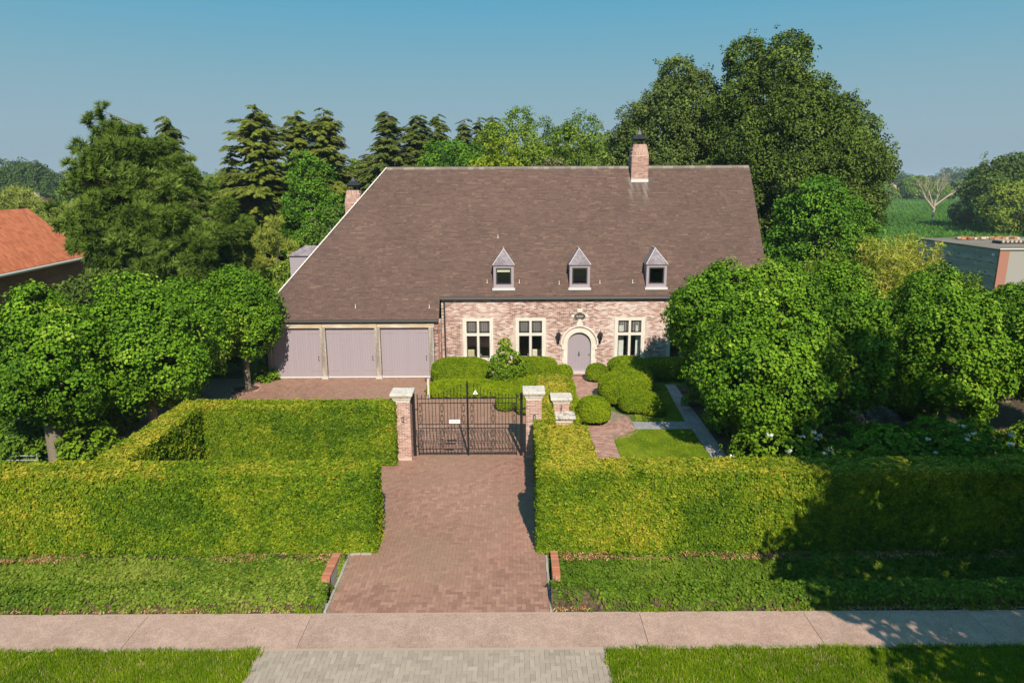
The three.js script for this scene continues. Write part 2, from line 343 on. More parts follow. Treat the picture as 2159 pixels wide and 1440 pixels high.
{ // the pavers nearest the pavement fill the view: pieces of their own
  const inst = apron.children[apron.children.length - 1]; apron.remove(inst);
  const a2 = []; const m4 = new THREE.Matrix4(), p = V(), q = new THREE.Quaternion(), s = V();
  const R = rng(43), tones = Array.from({ length: 7 }, (_, i) => { const mm = clayMat.clone(); mm.color = pick(greyP, i / 6, () => .5); return mm; });
  let k = 0;
  for (let i = 0; i < inst.count; i++) {
    inst.getMatrixAt(i, m4); m4.decompose(p, q, s);
    if (-p.z < 12.42 && -p.z > 11.85 && k < 300) { k++; const o = part('paver', inst.geometry, tones[Math.floor(R() * 7)], apron); o.position.copy(p); o.quaternion.copy(q); o.scale.copy(s); }
    else { const c = new THREE.Color(); inst.getColorAt(i, c); a2.push({ p: p.clone(), sv: s.clone(), n: V(0, 1, 0), c }); }
  }
  instances('pavers', inst.geometry, clayMat, a2, apron);
}
const verge = ground('verge', sheet([[-80, 3.9], [80, 3.9], [80, 13.08], [-80, 13.08]], -.02, [[[-5.62, 3.91], [2.05, 3.91], [2.05, 13.07], [-5.62, 13.07]]]), grassMat);
ground('road', sheet([[-80, -4], [80, -4], [80, 3.88], [-80, 3.88]], -.024), mat(C(.06, .06, .062), .95));
const BLADE = (() => { const R = rng(5), pos = []; for (let i = 0; i < 9; i++) { const a = R() * 6.283, l = .035 + R() * .045, b = V((R() - .5) * .07, 0, (R() - .5) * .07), t = b.clone().add(V(Math.cos(a) * l * .6, l, Math.sin(a) * l * .6)), w = V(-Math.sin(a), 0, Math.cos(a)).multiplyScalar(.005); for (const p of [b.clone().add(w), b.clone().sub(w), t]) pos.push(p.x, p.y, p.z); } const g = new THREE.BufferGeometry(); g.setAttribute('position', new THREE.Float32BufferAttribute(pos, 3)); g.computeVertexNormals(); return g; })();
const grassPal = [C(.09, .16, .003), C(.16, .24, .005), C(.27, .32, .02)];
function turf(name, poly, perM2, label, seed, o = {}) {
  const R = rng(seed), xs = poly.map(p => p[0]), ds = poly.map(p => p[1]), x0 = Math.min(...xs), x1 = Math.max(...xs), d0 = Math.min(...ds), d1 = Math.max(...ds), list = [];
  const inside = (x, d) => { let c = false; for (let i = 0, j = poly.length - 1; i < poly.length; j = i++) if ((poly[i][1] > d) !== (poly[j][1] > d) && x < (poly[j][0] - poly[i][0]) * (d - poly[i][1]) / (poly[j][1] - poly[i][1]) + poly[i][0]) c = !c; return c; };
  for (let i = 0; i < (x1 - x0) * (d1 - d0) * perM2; i++) {
    const x = mixn(x0, x1, R()), d = mixn(d0, d1, R()), p = V(x, o.y ?? -.015, -d);
    if (!inside(x, d) || !inView(p) || (o.keep && !o.keep(x, d))) continue;
    const stripe = o.stripe ? (Math.floor((x + d * .25) / .55) % 2 ? .22 : -.12) : 0;
    list.push({ p, n: V((R() - .5) * .3 + (o.stripe ? Math.sign(stripe) * .7 : 0), 1, (R() - .5) * .3).normalize(), s: (o.s ?? 1) * (.7 + R() * .7), c: !o.stripe && R() < .05 + .3 * Math.max(0, noise(x * .9 + 5, d * 1.1, seed + 9) - .35) ? pick([C(.34, .27, .1), C(.42, .34, .15)], R(), R) : pick(grassPal, .42 + .3 * noise(x * .6, d * .8, seed) + .25 * noise(x * 2.3, d * 2.6, seed) + (R() - .5) * .6 + (o.tone || 0), R) });
  }
  return stuff(instances(name, BLADE, dullLeaf, list, scene, R), label, 'grass');
}
turf('verge_grass', [[-14, 11.6], [-5.55, 11.6], [-5.6, 13.12], [-14, 13.12]], 950, 'mown grass verge beside the grey paving on the side away from the tree shadow', 51);
for (const [x0, x1, d0, d1, n, sd, lab] of [[-18, -4.6, 14.4, 14.56, 260, 55, 'stray grass and weeds along the pavement edge left of the drive'], [.95, 18, 14.4, 14.6, 300, 56, 'stray grass and weeds along the pavement edge right of the drive'], [-5.75, -5.45, 11.7, 13.15, 260, 57, 'stray grass creeping over the edge of the grey paving near the dry soil'], [1.95, 2.2, 11.7, 13.1, 300, 58, 'stray grass creeping over the edge of the grey paving towards the tree shadow'], [-14, 14, 13.06, 13.13, 500, 59, 'stray grass along the roadside edge of the pavement']]) turf('edge_weeds', [[x0, d0], [x1, d0], [x1, d1], [x0, d1]], n, lab, sd, { s: 1.3, y: .002, keep: (x, d) => noise(x * 1.7, d * 3, sd) > 0 && !(sd === 59 && x > -5.6 && x < 2.05) });
litter('dry_soil_patch', -5.75, -5.3, 11.8, 13.08, 'dry brown debris where the left verge meets the grey paving', 35);
litter('dry_soil_patch', 7.3, 7.75, 12.3, 12.55, 'dry straw-coloured spot in the verge beside the tree shadow', 36);
turf('verge_grass', [[2.0, 11.6], [14, 11.6], [14, 13.12], [2.0, 13.12]], 950, 'mown grass verge dappled by tree shadow beside the grey paving', 52);

// ------------------------------------------------------------------ court, garden paths and lawns behind the hedge
const court = ground('courtyard', sheet([[-13.2, 24.4], [1.1, 24.4], [1.1, 31], [-4, 31], [-4, 34.7], [-16, 34.7], [-16, 24.4]], -.008), jointMat);
herringbone(court, -13.4, 1.1, 24.55, 34.7, .105, .004, .02, [C(.24, .125, .088), C(.31, .17, .12), C(.38, .225, .165)], 61, (x, d) => !(x > -4 && d > 31.1), 0, { mat: clayMat, alt: C(.3, .18, .12) });
const sideLane = ground('side_lane', sheet([[-15.2, 17.9], [-12.1, 17.9], [-12.1, 24.4], [-13.2, 24.4], [-13.2, 34], [-16.4, 34], [-16.4, 24.4], [-15.2, 24]], -.014), mat(C(1, 1, 1), .93, { map: tex(256, (u, v, n) => { const t = 12 * n(8, 1) + 22 * n(64, 2); return [150 + t, 110 + t, 92 + t]; }, .6) }));
const path = ground('garden_path', sheet([[2.9, 18.2], [4.02, 18.2], [4.02, 25.4], [4.45, 26.1], [5.1, 26.7], [5.1, 28.4], [4.3, 29.3], [4.75, 34], [4.75, 35.45], [2.4, 35.45], [3.1, 34], [2.95, 28]], -.006), jointMat);
{ // brick path in running bond, turning in arcs beside the round box
  const R = rng(63), list = [], pal = [C(.25, .14, .11), C(.37, .21, .165), C(.45, .28, .22)], unit = new RoundedBoxGeometry(1, 1, 1, 1, .06).translate(0, -.5, 0);
  const put = (x, d, a, l = .195, w = .062) => list.push({ p: V(x, .006 + (R() - .5) * .004, -d), sv: V(l, .02, w), a, c: pick(pal, R(), R, .12) });
  for (let d = 18.3; d < 35.4; d += .069) {
    const x0 = d < 34 ? (d < 28 ? 2.93 : 2.93 + (d - 28) * .03) : 2.5, x1 = d < 25.5 ? 4.0 : d < 26.3 ? 4.0 : d < 29.3 ? 4.15 : 4.35 + (d - 29.3) * .08;
    const row = Math.round(d / .069);
    for (let x = x0 + (row % 2) * .1; x < x1; x += .202) put(x, d, 0);
  }
  for (let r = .3; r < 1.35; r += .07) for (let a = -1.3; a < .75; a += .2 / r) { const x = 4.05 + Math.cos(a) * r * .95, d = 27.3 + Math.sin(a) * r * 1.25; if (x < 5.12 && x > 4.1) put(x, d, a + Math.PI / 2, .19, .062); }
  instances('path_bricks', unit, clayMat, list, path);
}
const graniteMat = mat(C(1, 1, 1), .9, { map: tex(256, (u, v, n) => { const s = n(128, 4), t = 10 * n(8, 1) + 14 * n(64, 2) + (s > .6 ? 26 : 0); return [140 + t, 138 + t, 138 + t]; }, .8) });
ground('gravel_path', sheet([[5.12, 26.78], [7.45, 26.78], [7.35, 18.2], [7.9, 18.2], [8.1, 26.8], [8.25, 33.2], [7.75, 33.2], [7.4, 27.7], [5.12, 27.7]], -.005), graniteMat);
ground('bed_soil', sheet([[8.0, 18.2], [24, 18.2], [24, 33], [8.2, 33]], -.012), soilMat);
ground('front_lawn', sheet([[4.06, 18.2], [7.34, 18.2], [7.42, 26.72], [5.1, 26.72], [4.06, 25.6]], -.004), grassMat);
turf('lawn_grass', [[4.06, 21.5], [7.34, 21.5], [7.42, 26.72], [5.1, 26.72], [4.06, 25.6]], 900, 'striped mown lawn between the brick path and the grey gravel path', 53, { stripe: true, s: .6, y: 0, tone: .2 });
ground('side_lawn', sheet([[5.3, 27.75], [7.38, 27.75], [7.72, 33.2], [6, 33.2]], -.004), grassMat);
turf('lawn_grass', [[5.3, 27.75], [7.38, 27.75], [7.72, 33.2], [6, 33.2]], 700, 'small lawn under tree shadow beside the clipped cloud hedge', 54, { s: .6, y: 0, tone: .15 });

// ------------------------------------------------------------------ the villa
const brickUnit = new THREE.BoxGeometry(1, 1, 1);
const brickMat = mat(C(1, 1, 1), .93, { bumpMap: paverBump, bumpScale: .003 });
const mortarMat = mat(C(.68, .58, .54), .95, { map: tex(256, (u, v, n) => { const t = 14 * n(8, 1) + 20 * n(64, 2); return [228 + t, 222 + t, 214 + t]; }, .7) });
const housePal = [C(.16, .105, .1), C(.31, .185, .16), C(.42, .25, .2), C(.5, .34, .29), C(.58, .46, .42), C(.64, .56, .53)];
// running-bond bricks on an upright face: origin (x0, y0, depth), u = +x (front) or along depth (side)
function brickFace(out, x0, x1, y0, y1, place, pal, R, o = {}) {
  const bl = o.len ?? .2, bh = o.h ?? .05, j = o.joint ?? .016; let row = 0;
  for (let y = y0; y + bh <= y1 + .001; y += bh + j, row++) {
    for (let x = x0 - (row % 2) * (bl + j) / 2 - (o.shift || 0); x < x1; x += bl + j) {
      const a = Math.max(x, x0), b = Math.min(x + bl, x1); if (b - a < .03) continue;
      if (o.skip && o.skip((a + b) / 2, y + bh / 2, (b - a) / 2)) continue;
      const t = (o.bias ? o.bias((a + b) / 2, y) : 0) + R() * .85 + .25 * noise(x * .6, y * .9, 3);
      out.push(place((a + b) / 2, y + bh / 2, b - a, bh, pick(pal, t, R, .12)));
    }
  }
}
const front = (D, proud = .012) => (u, y, l, h, c) => ({ p: V(u, y, -D), sv: V(l, h, proud * 2), n: _up, c });
const side = (X, proud = .012) => (u, y, l, h, c) => ({ p: V(X, y, -u), sv: V(proud * 2, h, l), n: _up, c });
const villa = thing('villa', 'brick country house with a steep brown tiled roof, three garage doors and cream window frames', 'house');
const stone = mat(C(1, 1, 1), .85, { map: tex(256, (u, v, n) => { const t = 6 * n(4, 1) + 8 * n(16, 2) + 8 * n(64, 3); return [208 + t, 201 + t, 189 + t]; }, .8) });
const paint = mat(C(.31, .265, .295), .6), darkFrame = mat(C(.045, .042, .045), .5), lead = mat(C(1, 1, 1), .6, { map: tex(256, (u, v, n) => { const t = 14 * n(4, 1) + 18 * n(16, 2) + 10 * n(64, 3); return [124 + t, 114 + t, 120 + t]; }, .9) });
const whiteLead = mat(C(.56, .55, .54), .7), zinc = mat(C(.05, .05, .05), .5, { metalness: .3 }), iron = mat(C(.018, .016, .017), .5, { metalness: .4 });
const glass = new THREE.MeshPhysicalMaterial({ color: 0xffffff, roughness: .02, transmission: 1, thickness: 0, ior: 1.5 });
const WD = 35.25, doorX = 3.57;
const wins = [-1.79, .98, 6.22, 9.0, 11.4].map(x => ({ x, w: 1.28, y0: .92, y1: 2.94 }));
{
  // front wall with real openings
  const s = new THREE.Shape([[-3.7, 0], [13.2, 0], [13.2, 4.3], [-3.7, 4.3]].map(p => new THREE.Vector2(...p)));
  for (const w of wins) s.holes.push(new THREE.Path([[w.x - w.w / 2, w.y0], [w.x + w.w / 2, w.y0], [w.x + w.w / 2, w.y1], [w.x - w.w / 2, w.y1]].map(p => new THREE.Vector2(...p))));
  const dh = new THREE.Path(); dh.moveTo(doorX - .64, 0.001); dh.lineTo(doorX + .64, 0.001); dh.lineTo(doorX + .64, 1.65); dh.absarc(doorX, 1.65, .64, 0, Math.PI, false); dh.lineTo(doorX - .64, .001); s.holes.push(dh);
  const oh = new THREE.Path(); oh.absellipse(doorX, 3.14, .24, .12, 0, Math.PI * 2); s.holes.push(oh);
  const wall = part('front_wall', new THREE.ExtrudeGeometry(s, { depth: .34, bevelEnabled: false, curveSegments: 20 }).translate(0, 0, -WD - .34), mortarMat, villa);
  const R = rng(101), list = [];
  const skip = (x, y, h) => wins.some(w => x + h > w.x - w.w / 2 - .16 && x - h < w.x + w.w / 2 + .16 && y > w.y0 - .17 && y < w.y1 + .12)
    || (y < 1.65 ? Math.abs(x - doorX) - h < .8 : Math.hypot(x - doorX, y - 1.65) < .94 + h * .4) || Math.hypot((x - doorX) / .34, (y - 3.14) / .24) < 1 + h || (y > .5 && y < .57);
  const bias = (x, y) => (y > 3.45 ? .05 : 0) + .1;
  brickFace(list, -3.69, 13.19, .01, 4.2, front(WD), housePal, R, { skip, bias });
  for (let x = -3.68; x < 13.1; x += .074) if (Math.abs(x - doorX) > .86) list.push({ p: V(x + .03, .535, -WD), sv: V(.05, .055, .05), n: _up, c: pick(housePal, .35 + R() * .6, R, .12) });      // dentil course
  instances('bricks', brickUnit, brickMat, list, wall);
  // other walls, floors, closing the house
  const shell = part('shell', merge([bx(13.2, 13.5, 0, 4.3, 35.25, 44.2), bx(-12.7, 13.5, 0, 4.3, 44.2, 44.5), bx(-12.9, -12.6, 0, 3.2, 34.9, 44.4), bx(-3.7, -3.4, 0, 4.25, 35.6, 44.2), bx(-12.6, 13.3, -.02, .03, 35.6, 44.2), bx(-3.4, 13.2, 2.98, 3.1, 36.0, 44.2)]), mat(C(.5, .45, .4), .9), villa);
  part('gable_wall', (() => { const g = new THREE.Shape([[-44.3, 4.2], [-35.4, 4.2], [-39.86, 10.5]].map(p => new THREE.Vector2(...p))); return new THREE.ExtrudeGeometry(g, { depth: .28, bevelEnabled: false }).rotateY(-Math.PI / 2).scale(1, 1, 1).translate(0, 0, 0); })().applyMatrix4(new THREE.Matrix4().makeTranslation(13.46, 0, 0)), mortarMat, villa);
}
// windows: stone cross frame, dark steel casements, leaded top lights
function stoneWindow(w) {
  const g = sub('window', villa), { x, y0, y1 } = w, hw = w.w / 2, D = WD - .035, f = .15, yt0 = 2.11, yt1 = 2.25;
  part('stone_frame', merge([
    bx(x - hw - f, x - hw + .03, y0 + .002, y1 - .03, D, WD + .12), bx(x + hw - .03, x + hw + f, y0 + .002, y1 - .03, D, WD + .12),
    bx(x - hw - f - .01, x + hw + f + .01, y1 - .03, y1 + .13, D - .004, WD + .12), bx(x - hw - f - .04, x + hw + f + .04, y0 - .17, y0, D - .05, WD + .12),
    bx(x - .06, x + .06, y0, yt0, D, WD + .12), bx(x - .06, x + .06, yt1, y1 - .03, D, WD + .12), bx(x - hw + .03, x + hw - .03, yt0, yt1, D - .002, WD + .12),
  ]), stone, g);
  for (const sx of [-1, 1]) for (const [a, b] of [[y0, yt0], [yt1, y1 - .03]]) {
    const xa = sx < 0 ? x - hw + .03 : x + .06, xb = sx < 0 ? x - .06 : x + hw - .03, t = .045, d0 = WD + .03, d1 = WD + .075;
    part('casement', merge([bx(xa, xa + t, a, b, d0, d1), bx(xb - t, xb, a, b, d0, d1), bx(xa + t, xb - t, a, a + t, d0, d1), bx(xa + t, xb - t, b - t, b, d0, d1)]), darkFrame, g);
    part('pane', bx(xa + t, xb - t, a + t, b - t, WD + .05, WD + .054), glass, g);
    if (a > 2) { const bars = []; for (let k = 1; k < 4; k++) bars.push(bx(mixn(xa + t, xb - t, k / 4) - .006, mixn(xa + t, xb - t, k / 4) + .006, a + t, b - t, WD + .038, WD + .048)); for (let k = 1; k < 5; k++) bars.push(bx(xa + t, xb - t, mixn(a + t, b - t, k / 5) - .008, mixn(a + t, b - t, k / 5) + .008, WD + .036, WD + .0465)); part('lead_bars', merge(bars), mat(C(.55, .52, .5), .5), g); }
  }
}
wins.forEach(stoneWindow);
{ // front door with its arch
  const d = sub('front_door', villa), R = rng(7);
  for (let k = 0; k < 8; k++) { const a = doorX - .64 + k * .16, b = a + .157, mx = Math.max(Math.abs(a - doorX), Math.abs(b - doorX)), my = Math.min(Math.abs(a - doorX), Math.abs(b - doorX));
    const s = new THREE.Shape(); const ya = 1.65 + Math.sqrt(Math.max(0, .64 ** 2 - (a - doorX) ** 2)), yb = 1.65 + Math.sqrt(Math.max(0, .64 ** 2 - (b - doorX) ** 2)), ym = 1.65 + Math.sqrt(Math.max(0, .64 ** 2 - ((a + b) / 2 - doorX) ** 2));
    s.moveTo(a, .2); s.lineTo(b, .2); s.lineTo(b, yb); s.lineTo((a + b) / 2, ym); s.lineTo(a, ya);
    part('plank', new THREE.ExtrudeGeometry(s, { depth: .05, bevelEnabled: false }).translate(0, 0, -WD - .16 + (R() - .5) * .002), paint, d); }
  part('weather_bar', bx(doorX - .64, doorX + .64, .13, .24, WD + .08, WD + .13), paint, d);
  part('threshold', bx(doorX - .7, doorX + .7, .0, .13, WD - .06, WD + .2), mat(C(.5, .46, .44), .8), d);
  part('knocker', merge([new THREE.TorusGeometry(.045, .014, 6, 14).translate(doorX, 1.02, -WD - .09), bx(doorX - .02, doorX + .02, 1.06, 1.2, WD + .075, WD + .11)]), iron, d);
  part('door_knob', new THREE.SphereGeometry(.03, 10, 8).translate(doorX + .54, 1.05, -WD - .07), iron, d);
  const ring = (ro, ri, dep, z, y0 = 0) => { const s = new THREE.Shape(); s.moveTo(doorX - ro, y0); s.lineTo(doorX - ro, 1.65); s.absarc(doorX, 1.65, ro, Math.PI, 0, true); s.lineTo(doorX + ro, y0); s.lineTo(doorX + ri, y0); s.lineTo(doorX + ri, 1.65); s.absarc(doorX, 1.65, ri, 0, Math.PI, false); s.lineTo(doorX - ri, y0); return new THREE.ExtrudeGeometry(s, { depth: dep, bevelEnabled: true, bevelSize: .008, bevelThickness: .008, bevelSegments: 1, curveSegments: 24 }).translate(0, 0, z); };
  const arch = sub('door_surround', villa);
  part('arch', ring(.84, .63, .2, -WD - .16), stone, arch);
  part('hood_mould', ring(1.0, .93, .1, -WD - .03, 1.6), stone, arch);
  for (const s of [-1, 1]) { part('impost', bx(Math.min(doorX + s * .66, doorX + s * .93), Math.max(doorX + s * .66, doorX + s * .93), 1.36, 1.6, WD - .07, WD + .05), stone, arch); part('jamb_block', bx(Math.min(doorX + s * .66, doorX + s * .91), Math.max(doorX + s * .66, doorX + s * .91), .62, .86, WD - .058, WD + .05), stone, arch); }
  const ks = new THREE.Shape([[-.19, 2.6], [.19, 2.6], [.15, 2.78], [.08, 2.86], [.07, 2.98], [-.07, 2.98], [-.08, 2.86], [-.15, 2.78]].map(p => new THREE.Vector2(p[0] + doorX, p[1])));
  part('keystone', new THREE.ExtrudeGeometry(ks, { depth: .12, bevelEnabled: true, bevelSize: .01, bevelThickness: .01, bevelSegments: 1 }).translate(0, 0, -WD - .03), stone, arch);
  const oc = sub('oval_window', villa), es = new THREE.Shape(); es.absellipse(doorX, 3.14, .3, .17, 0, Math.PI * 2); const eh = new THREE.Path(); eh.absellipse(doorX, 3.14, .235, .115, 0, Math.PI * 2); es.holes.push(eh);
  part('frame', new THREE.ExtrudeGeometry(es, { depth: .1, bevelEnabled: false, curveSegments: 28 }).translate(0, 0, -WD - .05), mat(C(.09, .06, .05), .6), oc);
  part('pane', new THREE.CircleGeometry(1, 24).scale(.24, .12, 1).translate(doorX, 3.14, -WD - .02), glass, oc);
  part('grille', merge([tube(V(doorX - .22, 3.14, -WD), V(doorX + .22, 3.14, -WD), .012, .012), ...[-.12, 0, .12].map(q => new THREE.TorusGeometry(.05, .01, 5, 14).translate(doorX + q, 3.14, -WD))]), mat(C(.5, .48, .45), .5), oc);
  part('corner_stone', merge([[0, .3, .14, .1], [0, -.22, .09, .05], [-.34, 0, .1, .08], [.34, 0, .1, .08]].map(([u, v, a, b]) => new RoundedBoxGeometry(a * 2, b * 2, .1, 2, .03).translate(doorX + u, 3.14 + v, -WD))), stone, oc);
  for (const [u, v] of [[-.42, .2], [.42, .2], [-.42, -.2], [.42, -.2]]) part('scroll', new THREE.TorusGeometry(.06, .022, 6, 14, 4.4).translate(doorX + u, 3.14 + v, -WD), stone, oc);
}
{ // garage: three planked doors between weathered oak posts
  const GD = 34.52, oak = mat(C(1, 1, 1), .9, { map: tex(256, (u, v, n) => { const t = 26 * n(4, 1) + 24 * n(32, 2); const g = 22 * n(2, 7); return [146 + t + g * .5, 142 + t, 136 + t - g * .3]; }, .8) });
  const gd = [[-12.5, -9.98], [-9.66, -7.15], [-6.82, -4.34]];
  const plankM = [paint, mat(C(.305, .26, .29), .6), mat(C(.314, .269, .299), .62)], R = rng(9);
  gd.forEach(([a, b]) => {
    const d = sub('garage_door', villa), n = 19, w = (b - a) / n;
    for (let k = 0; k < n; k++) part('plank', bx(a + k * w, a + (k + 1) * w - .003, .07, 2.72, GD + .1 + R() * .002, GD + .15), plankM[Math.floor(R() * 3)], d);
    part('backing', bx(a, b, .03, 2.74, GD + .152, GD + .19), mat(C(.28, .24, .265), .9), d);
    part('bottom_rail', bx(a, b, .03, .1, GD + .085, GD + .15), mat(C(.6, .58, .57), .7), d);
    part('handle', merge([tube(V(b - .14, 1.0, -GD - .07), V(b - .14, 1.18, -GD - .07), .012, .012), bx(b - .16, b - .12, .97, 1.0, GD + .06, GD + .1), bx(b - .16, b - .12, 1.18, 1.21, GD + .06, GD + .1)]), iron, d);
    for (const y of [.42, 2.42]) for (const s of [0, 1]) part('strap_hinge', bx(s ? b - .6 : a + .02, s ? b - .02 : a + .6, y, y + .035, GD + .088, GD + .1), paint, d);
  });
  for (const [a, b] of [[-12.75, -12.5], [-9.98, -9.66], [-7.15, -6.82], [-4.34, -4.04]]) {
    const p = sub('oak_post', villa);
    part('post', bx(a + .02, b - .02, .16, 2.74, GD - .05, GD + .2), oak, p);
    part('foot_stone', bx(a, b, 0, .16, GD - .08, GD + .2), mat(C(.5, .48, .45), .9), p);
  }
  part('lintel', merge([bx(-12.8, -9.83, 2.74, 2.97, GD - .06, GD + .22), bx(-9.815, -6.99, 2.742, 2.97, GD - .065, GD + .22), bx(-6.975, -4.02, 2.74, 2.968, GD - .06, GD + .22)]), mat(C(1, 1, 1), .9, { map: tex(256, (u, v, n) => { const t = 18 * n(8, 1) + 16 * n(64, 2), o = Math.max(0, n(4, 9)) * 50; return [184 + t, 175 + t - o * .4, 162 + t - o]; }, .8) }), villa);
  const pier = part('brick_pier', bx(-4.03, -3.712, 0, 3.05, GD + .01, 35.24), mortarMat, villa), list = [], R2 = rng(103);
  brickFace(list, -4.03, -3.7, .01, 3.0, front(GD), housePal, R2, {}); brickFace(list, 34.54, 35.22, .01, 3.0, side(-3.712), housePal, R2, {});
  instances('bricks', brickUnit, brickMat, list, pier);
}
// roof: front plane through (35.1, 4.15) and (39.86, 10.82)
const RS = 1.4, ry = D => 4.15 + RS * (D - 35.1), hipX = D => -7.05 - (39.86 - D) * 1.134;
const roof = sub('roof', villa);
{
  const q = (a, b, c, d) => { const g = new THREE.BufferGeometry(); const P = d ? [a, b, c, a, c, d] : [a, b, c]; g.setAttribute('position', new THREE.Float32BufferAttribute(P.flatMap(p => [p[0], p[1], -p[2]]), 3)); g.setAttribute('uv', new THREE.Float32BufferAttribute(P.flatMap(p => [p[0], p[1]]), 2)); g.computeVertexNormals(); return g; };
  const rd = 39.86, bd = 45.4, by = 3.06, gE = 34.38;
  const under = mat(C(.1, .075, .065), .95);
  part('underlay', merge([
    (() => { const g = sheet([[-3.75, 35.12], [13.5, 35.12], [13.5, rd], [-3.75, rd]], 0, [-.42, 3.55, 7.55].map(x => [[x - .46, 35.5], [x + .46, 35.5], [x + .46, 36.1], [x - .46, 36.1]])), P = g.attributes.position; for (let i = 0; i < P.count; i++) P.setY(i, ry(-P.getZ(i)) - .03); g.computeVertexNormals(); return g; })(),
    q([hipX(gE), ry(gE) - .03, gE], [-3.75, ry(gE) - .03, gE], [-3.75, 10.79, rd], [-7.05, 10.79, rd]),
    q([hipX(gE), ry(gE) - .03, gE], [-7.05, 10.79, rd], [hipX(gE), by, bd]),
    q([hipX(gE), by, bd], [-7.05, 10.79, rd], [13.5, 10.79, rd], [13.5, by, bd]),
    q([-3.75, ry(gE) - .03, gE], [-3.75, ry(35.12) - .03, 35.12], [-3.75, ry(35.5), 35.5]),
  ]), under, roof);
  const R = rng(111), list = [], L = Math.hypot(1, RS), pal = [C(.06, .037, .032), C(.09, .053, .043), C(.115, .069, .054), C(.155, .094, .069), C(.24, .155, .11)];
  const n = V(0, 1, RS).normalize(), tilt = V(0, 1, RS * .9).normalize(), st = .1, wt = .168;
  for (let s = 0; ; s += st) {
    const D = gE + .02 + s / L; if (D > rd - .02) break;
    const x0 = hipX(D), x1 = D < 35.1 ? -3.76 : 13.5, row = Math.round(s / st);
    let run = 0, rt_ = .4;
    for (let x = x0 + (row % 2) * wt / 2; x < x1; x += wt) {
      if (run-- <= 0) { run = Math.floor(R() * 2.4); const q = R(); rt_ = q < .055 ? .58 + R() * .14 : q < .3 ? .25 + R() * .1 : .34 + R() * .2; }
      if (D > 35.42 && D < 36.08 && [-.42, 3.55, 7.55].some(q => Math.abs(x + .08 - q) < .4)) continue;
      const w = Math.min(wt, x1 - x) - .004, big = .22 * noise(x * .5, D * 1.2, 4) + .14 * noise(x * 1.7, D * 3, 6);
      list.push({ p: V(x + w / 2, ry(D + .05) + .012 + R() * .005, -D - .05), sv: V(w, .016, .19), n: tilt.clone().add(V((R() - .5) * .02, 0, (R() - .5) * .02)).normalize(), c: pick(pal, rt_ + big * .28 + (R() - .5) * .12, R, .08).lerp(C(.27, .25, .23), x > 6.5 && x < 7.95 && D > 38.1 && D < 39.4 ? Math.max(0, .35 + .6 * noise(x * 5, D * .9, 12)) * (D - 38.1) * .6 : 0) });
    }
  }
  // the hip slope and the back slope in larger courses
  const hn = V(-1, .66, 0).normalize();
  for (let k = 0; k < 62; k++) { const t = k / 62, X = mixn(hipX(gE), -7.05, t), y = mixn(3.06, 10.79, t), a = mixn(gE, rd, t), b = mixn(bd, rd, t); for (let d = a; d < b; d += .17) list.push({ p: V(X, y + .01, -d), sv: V(.19, .016, .165), n: hn, c: pick(pal, .4 + (R() - .5) * .6, R, .08) }); }
  instances('roof_tiles', new THREE.BoxGeometry(1, 1, 1), mat(C(1, 1, 1), .9), list, roof);
  const rt = new THREE.CylinderGeometry(.11, .11, .3, 10, 1, true, -Math.PI / 2, Math.PI).rotateZ(Math.PI / 2).rotateX(0), rm = [mat(C(.2, .17, .15), .9, { side: THREE.DoubleSide }), mat(C(.17, .14, .12), .9, { side: THREE.DoubleSide }), mat(C(.25, .22, .19), .9, { side: THREE.DoubleSide })];
  let i = 0; for (let x = -7.0; x < 13.4; x += .305) { const t = part('ridge_tile', rt, rm[Math.floor(R() * 3)], roof); t.position.set(x + .15, 10.76 + (R() - .5) * .012, -rd); t.rotation.x = Math.PI / 2 * 0; i++; }
  part('hip_strip', tube(V(hipX(gE) + .02, ry(gE) + .04, -gE), V(-7.05, 10.86, -rd), .04, .04, 8), mat(C(.6, .58, .55), .8), roof);
  for (const [x, D] of [[-1.29, 35.61], [.4, 35.6], [2.49, 35.55], [4.63, 35.57], [6.35, 35.58], [-12.02, 34.8], [-8.09, 34.79], [-4.27, 34.77], [-.73, 37.19]]) part('snow_hook', merge([bx(x - .012, x + .012, ry(D) + .02, ry(D) + .2, D - .012, D + .012), bx(x - .03, x + .03, ry(D) + .01, ry(D) + .035, D - .06, D + .05)]), mat(C(.7, .68, .66), .5), roof);
  const half = (x0, x1, y, D, r) => new THREE.CylinderGeometry(r, r, x1 - x0, 10, 1, false).rotateZ(Math.PI / 2).translate((x0 + x1) / 2, y, -D);
  part('gutter', half(-3.72, 13.5, 4.1, 35.1, .06), zinc, villa);
  part('gutter', half(-13.28, -3.78, 3.08, 34.37, .06), zinc, villa);
  part('downpipe', merge([tube(V(-3.56, 4.08, -35.1), V(-3.53, 3.9, -35.17), .045, .045, 8), tube(V(-3.53, 3.92, -35.17), V(-3.53, .05, -35.17), .045, .045, 8)]), zinc, villa);
  part('downpipe', tube(V(-3.78, 3.0, -34.46), V(-3.78, .1, -34.46), .035, .035, 8), mat(C(.3, .14, .09), .6), villa);
}
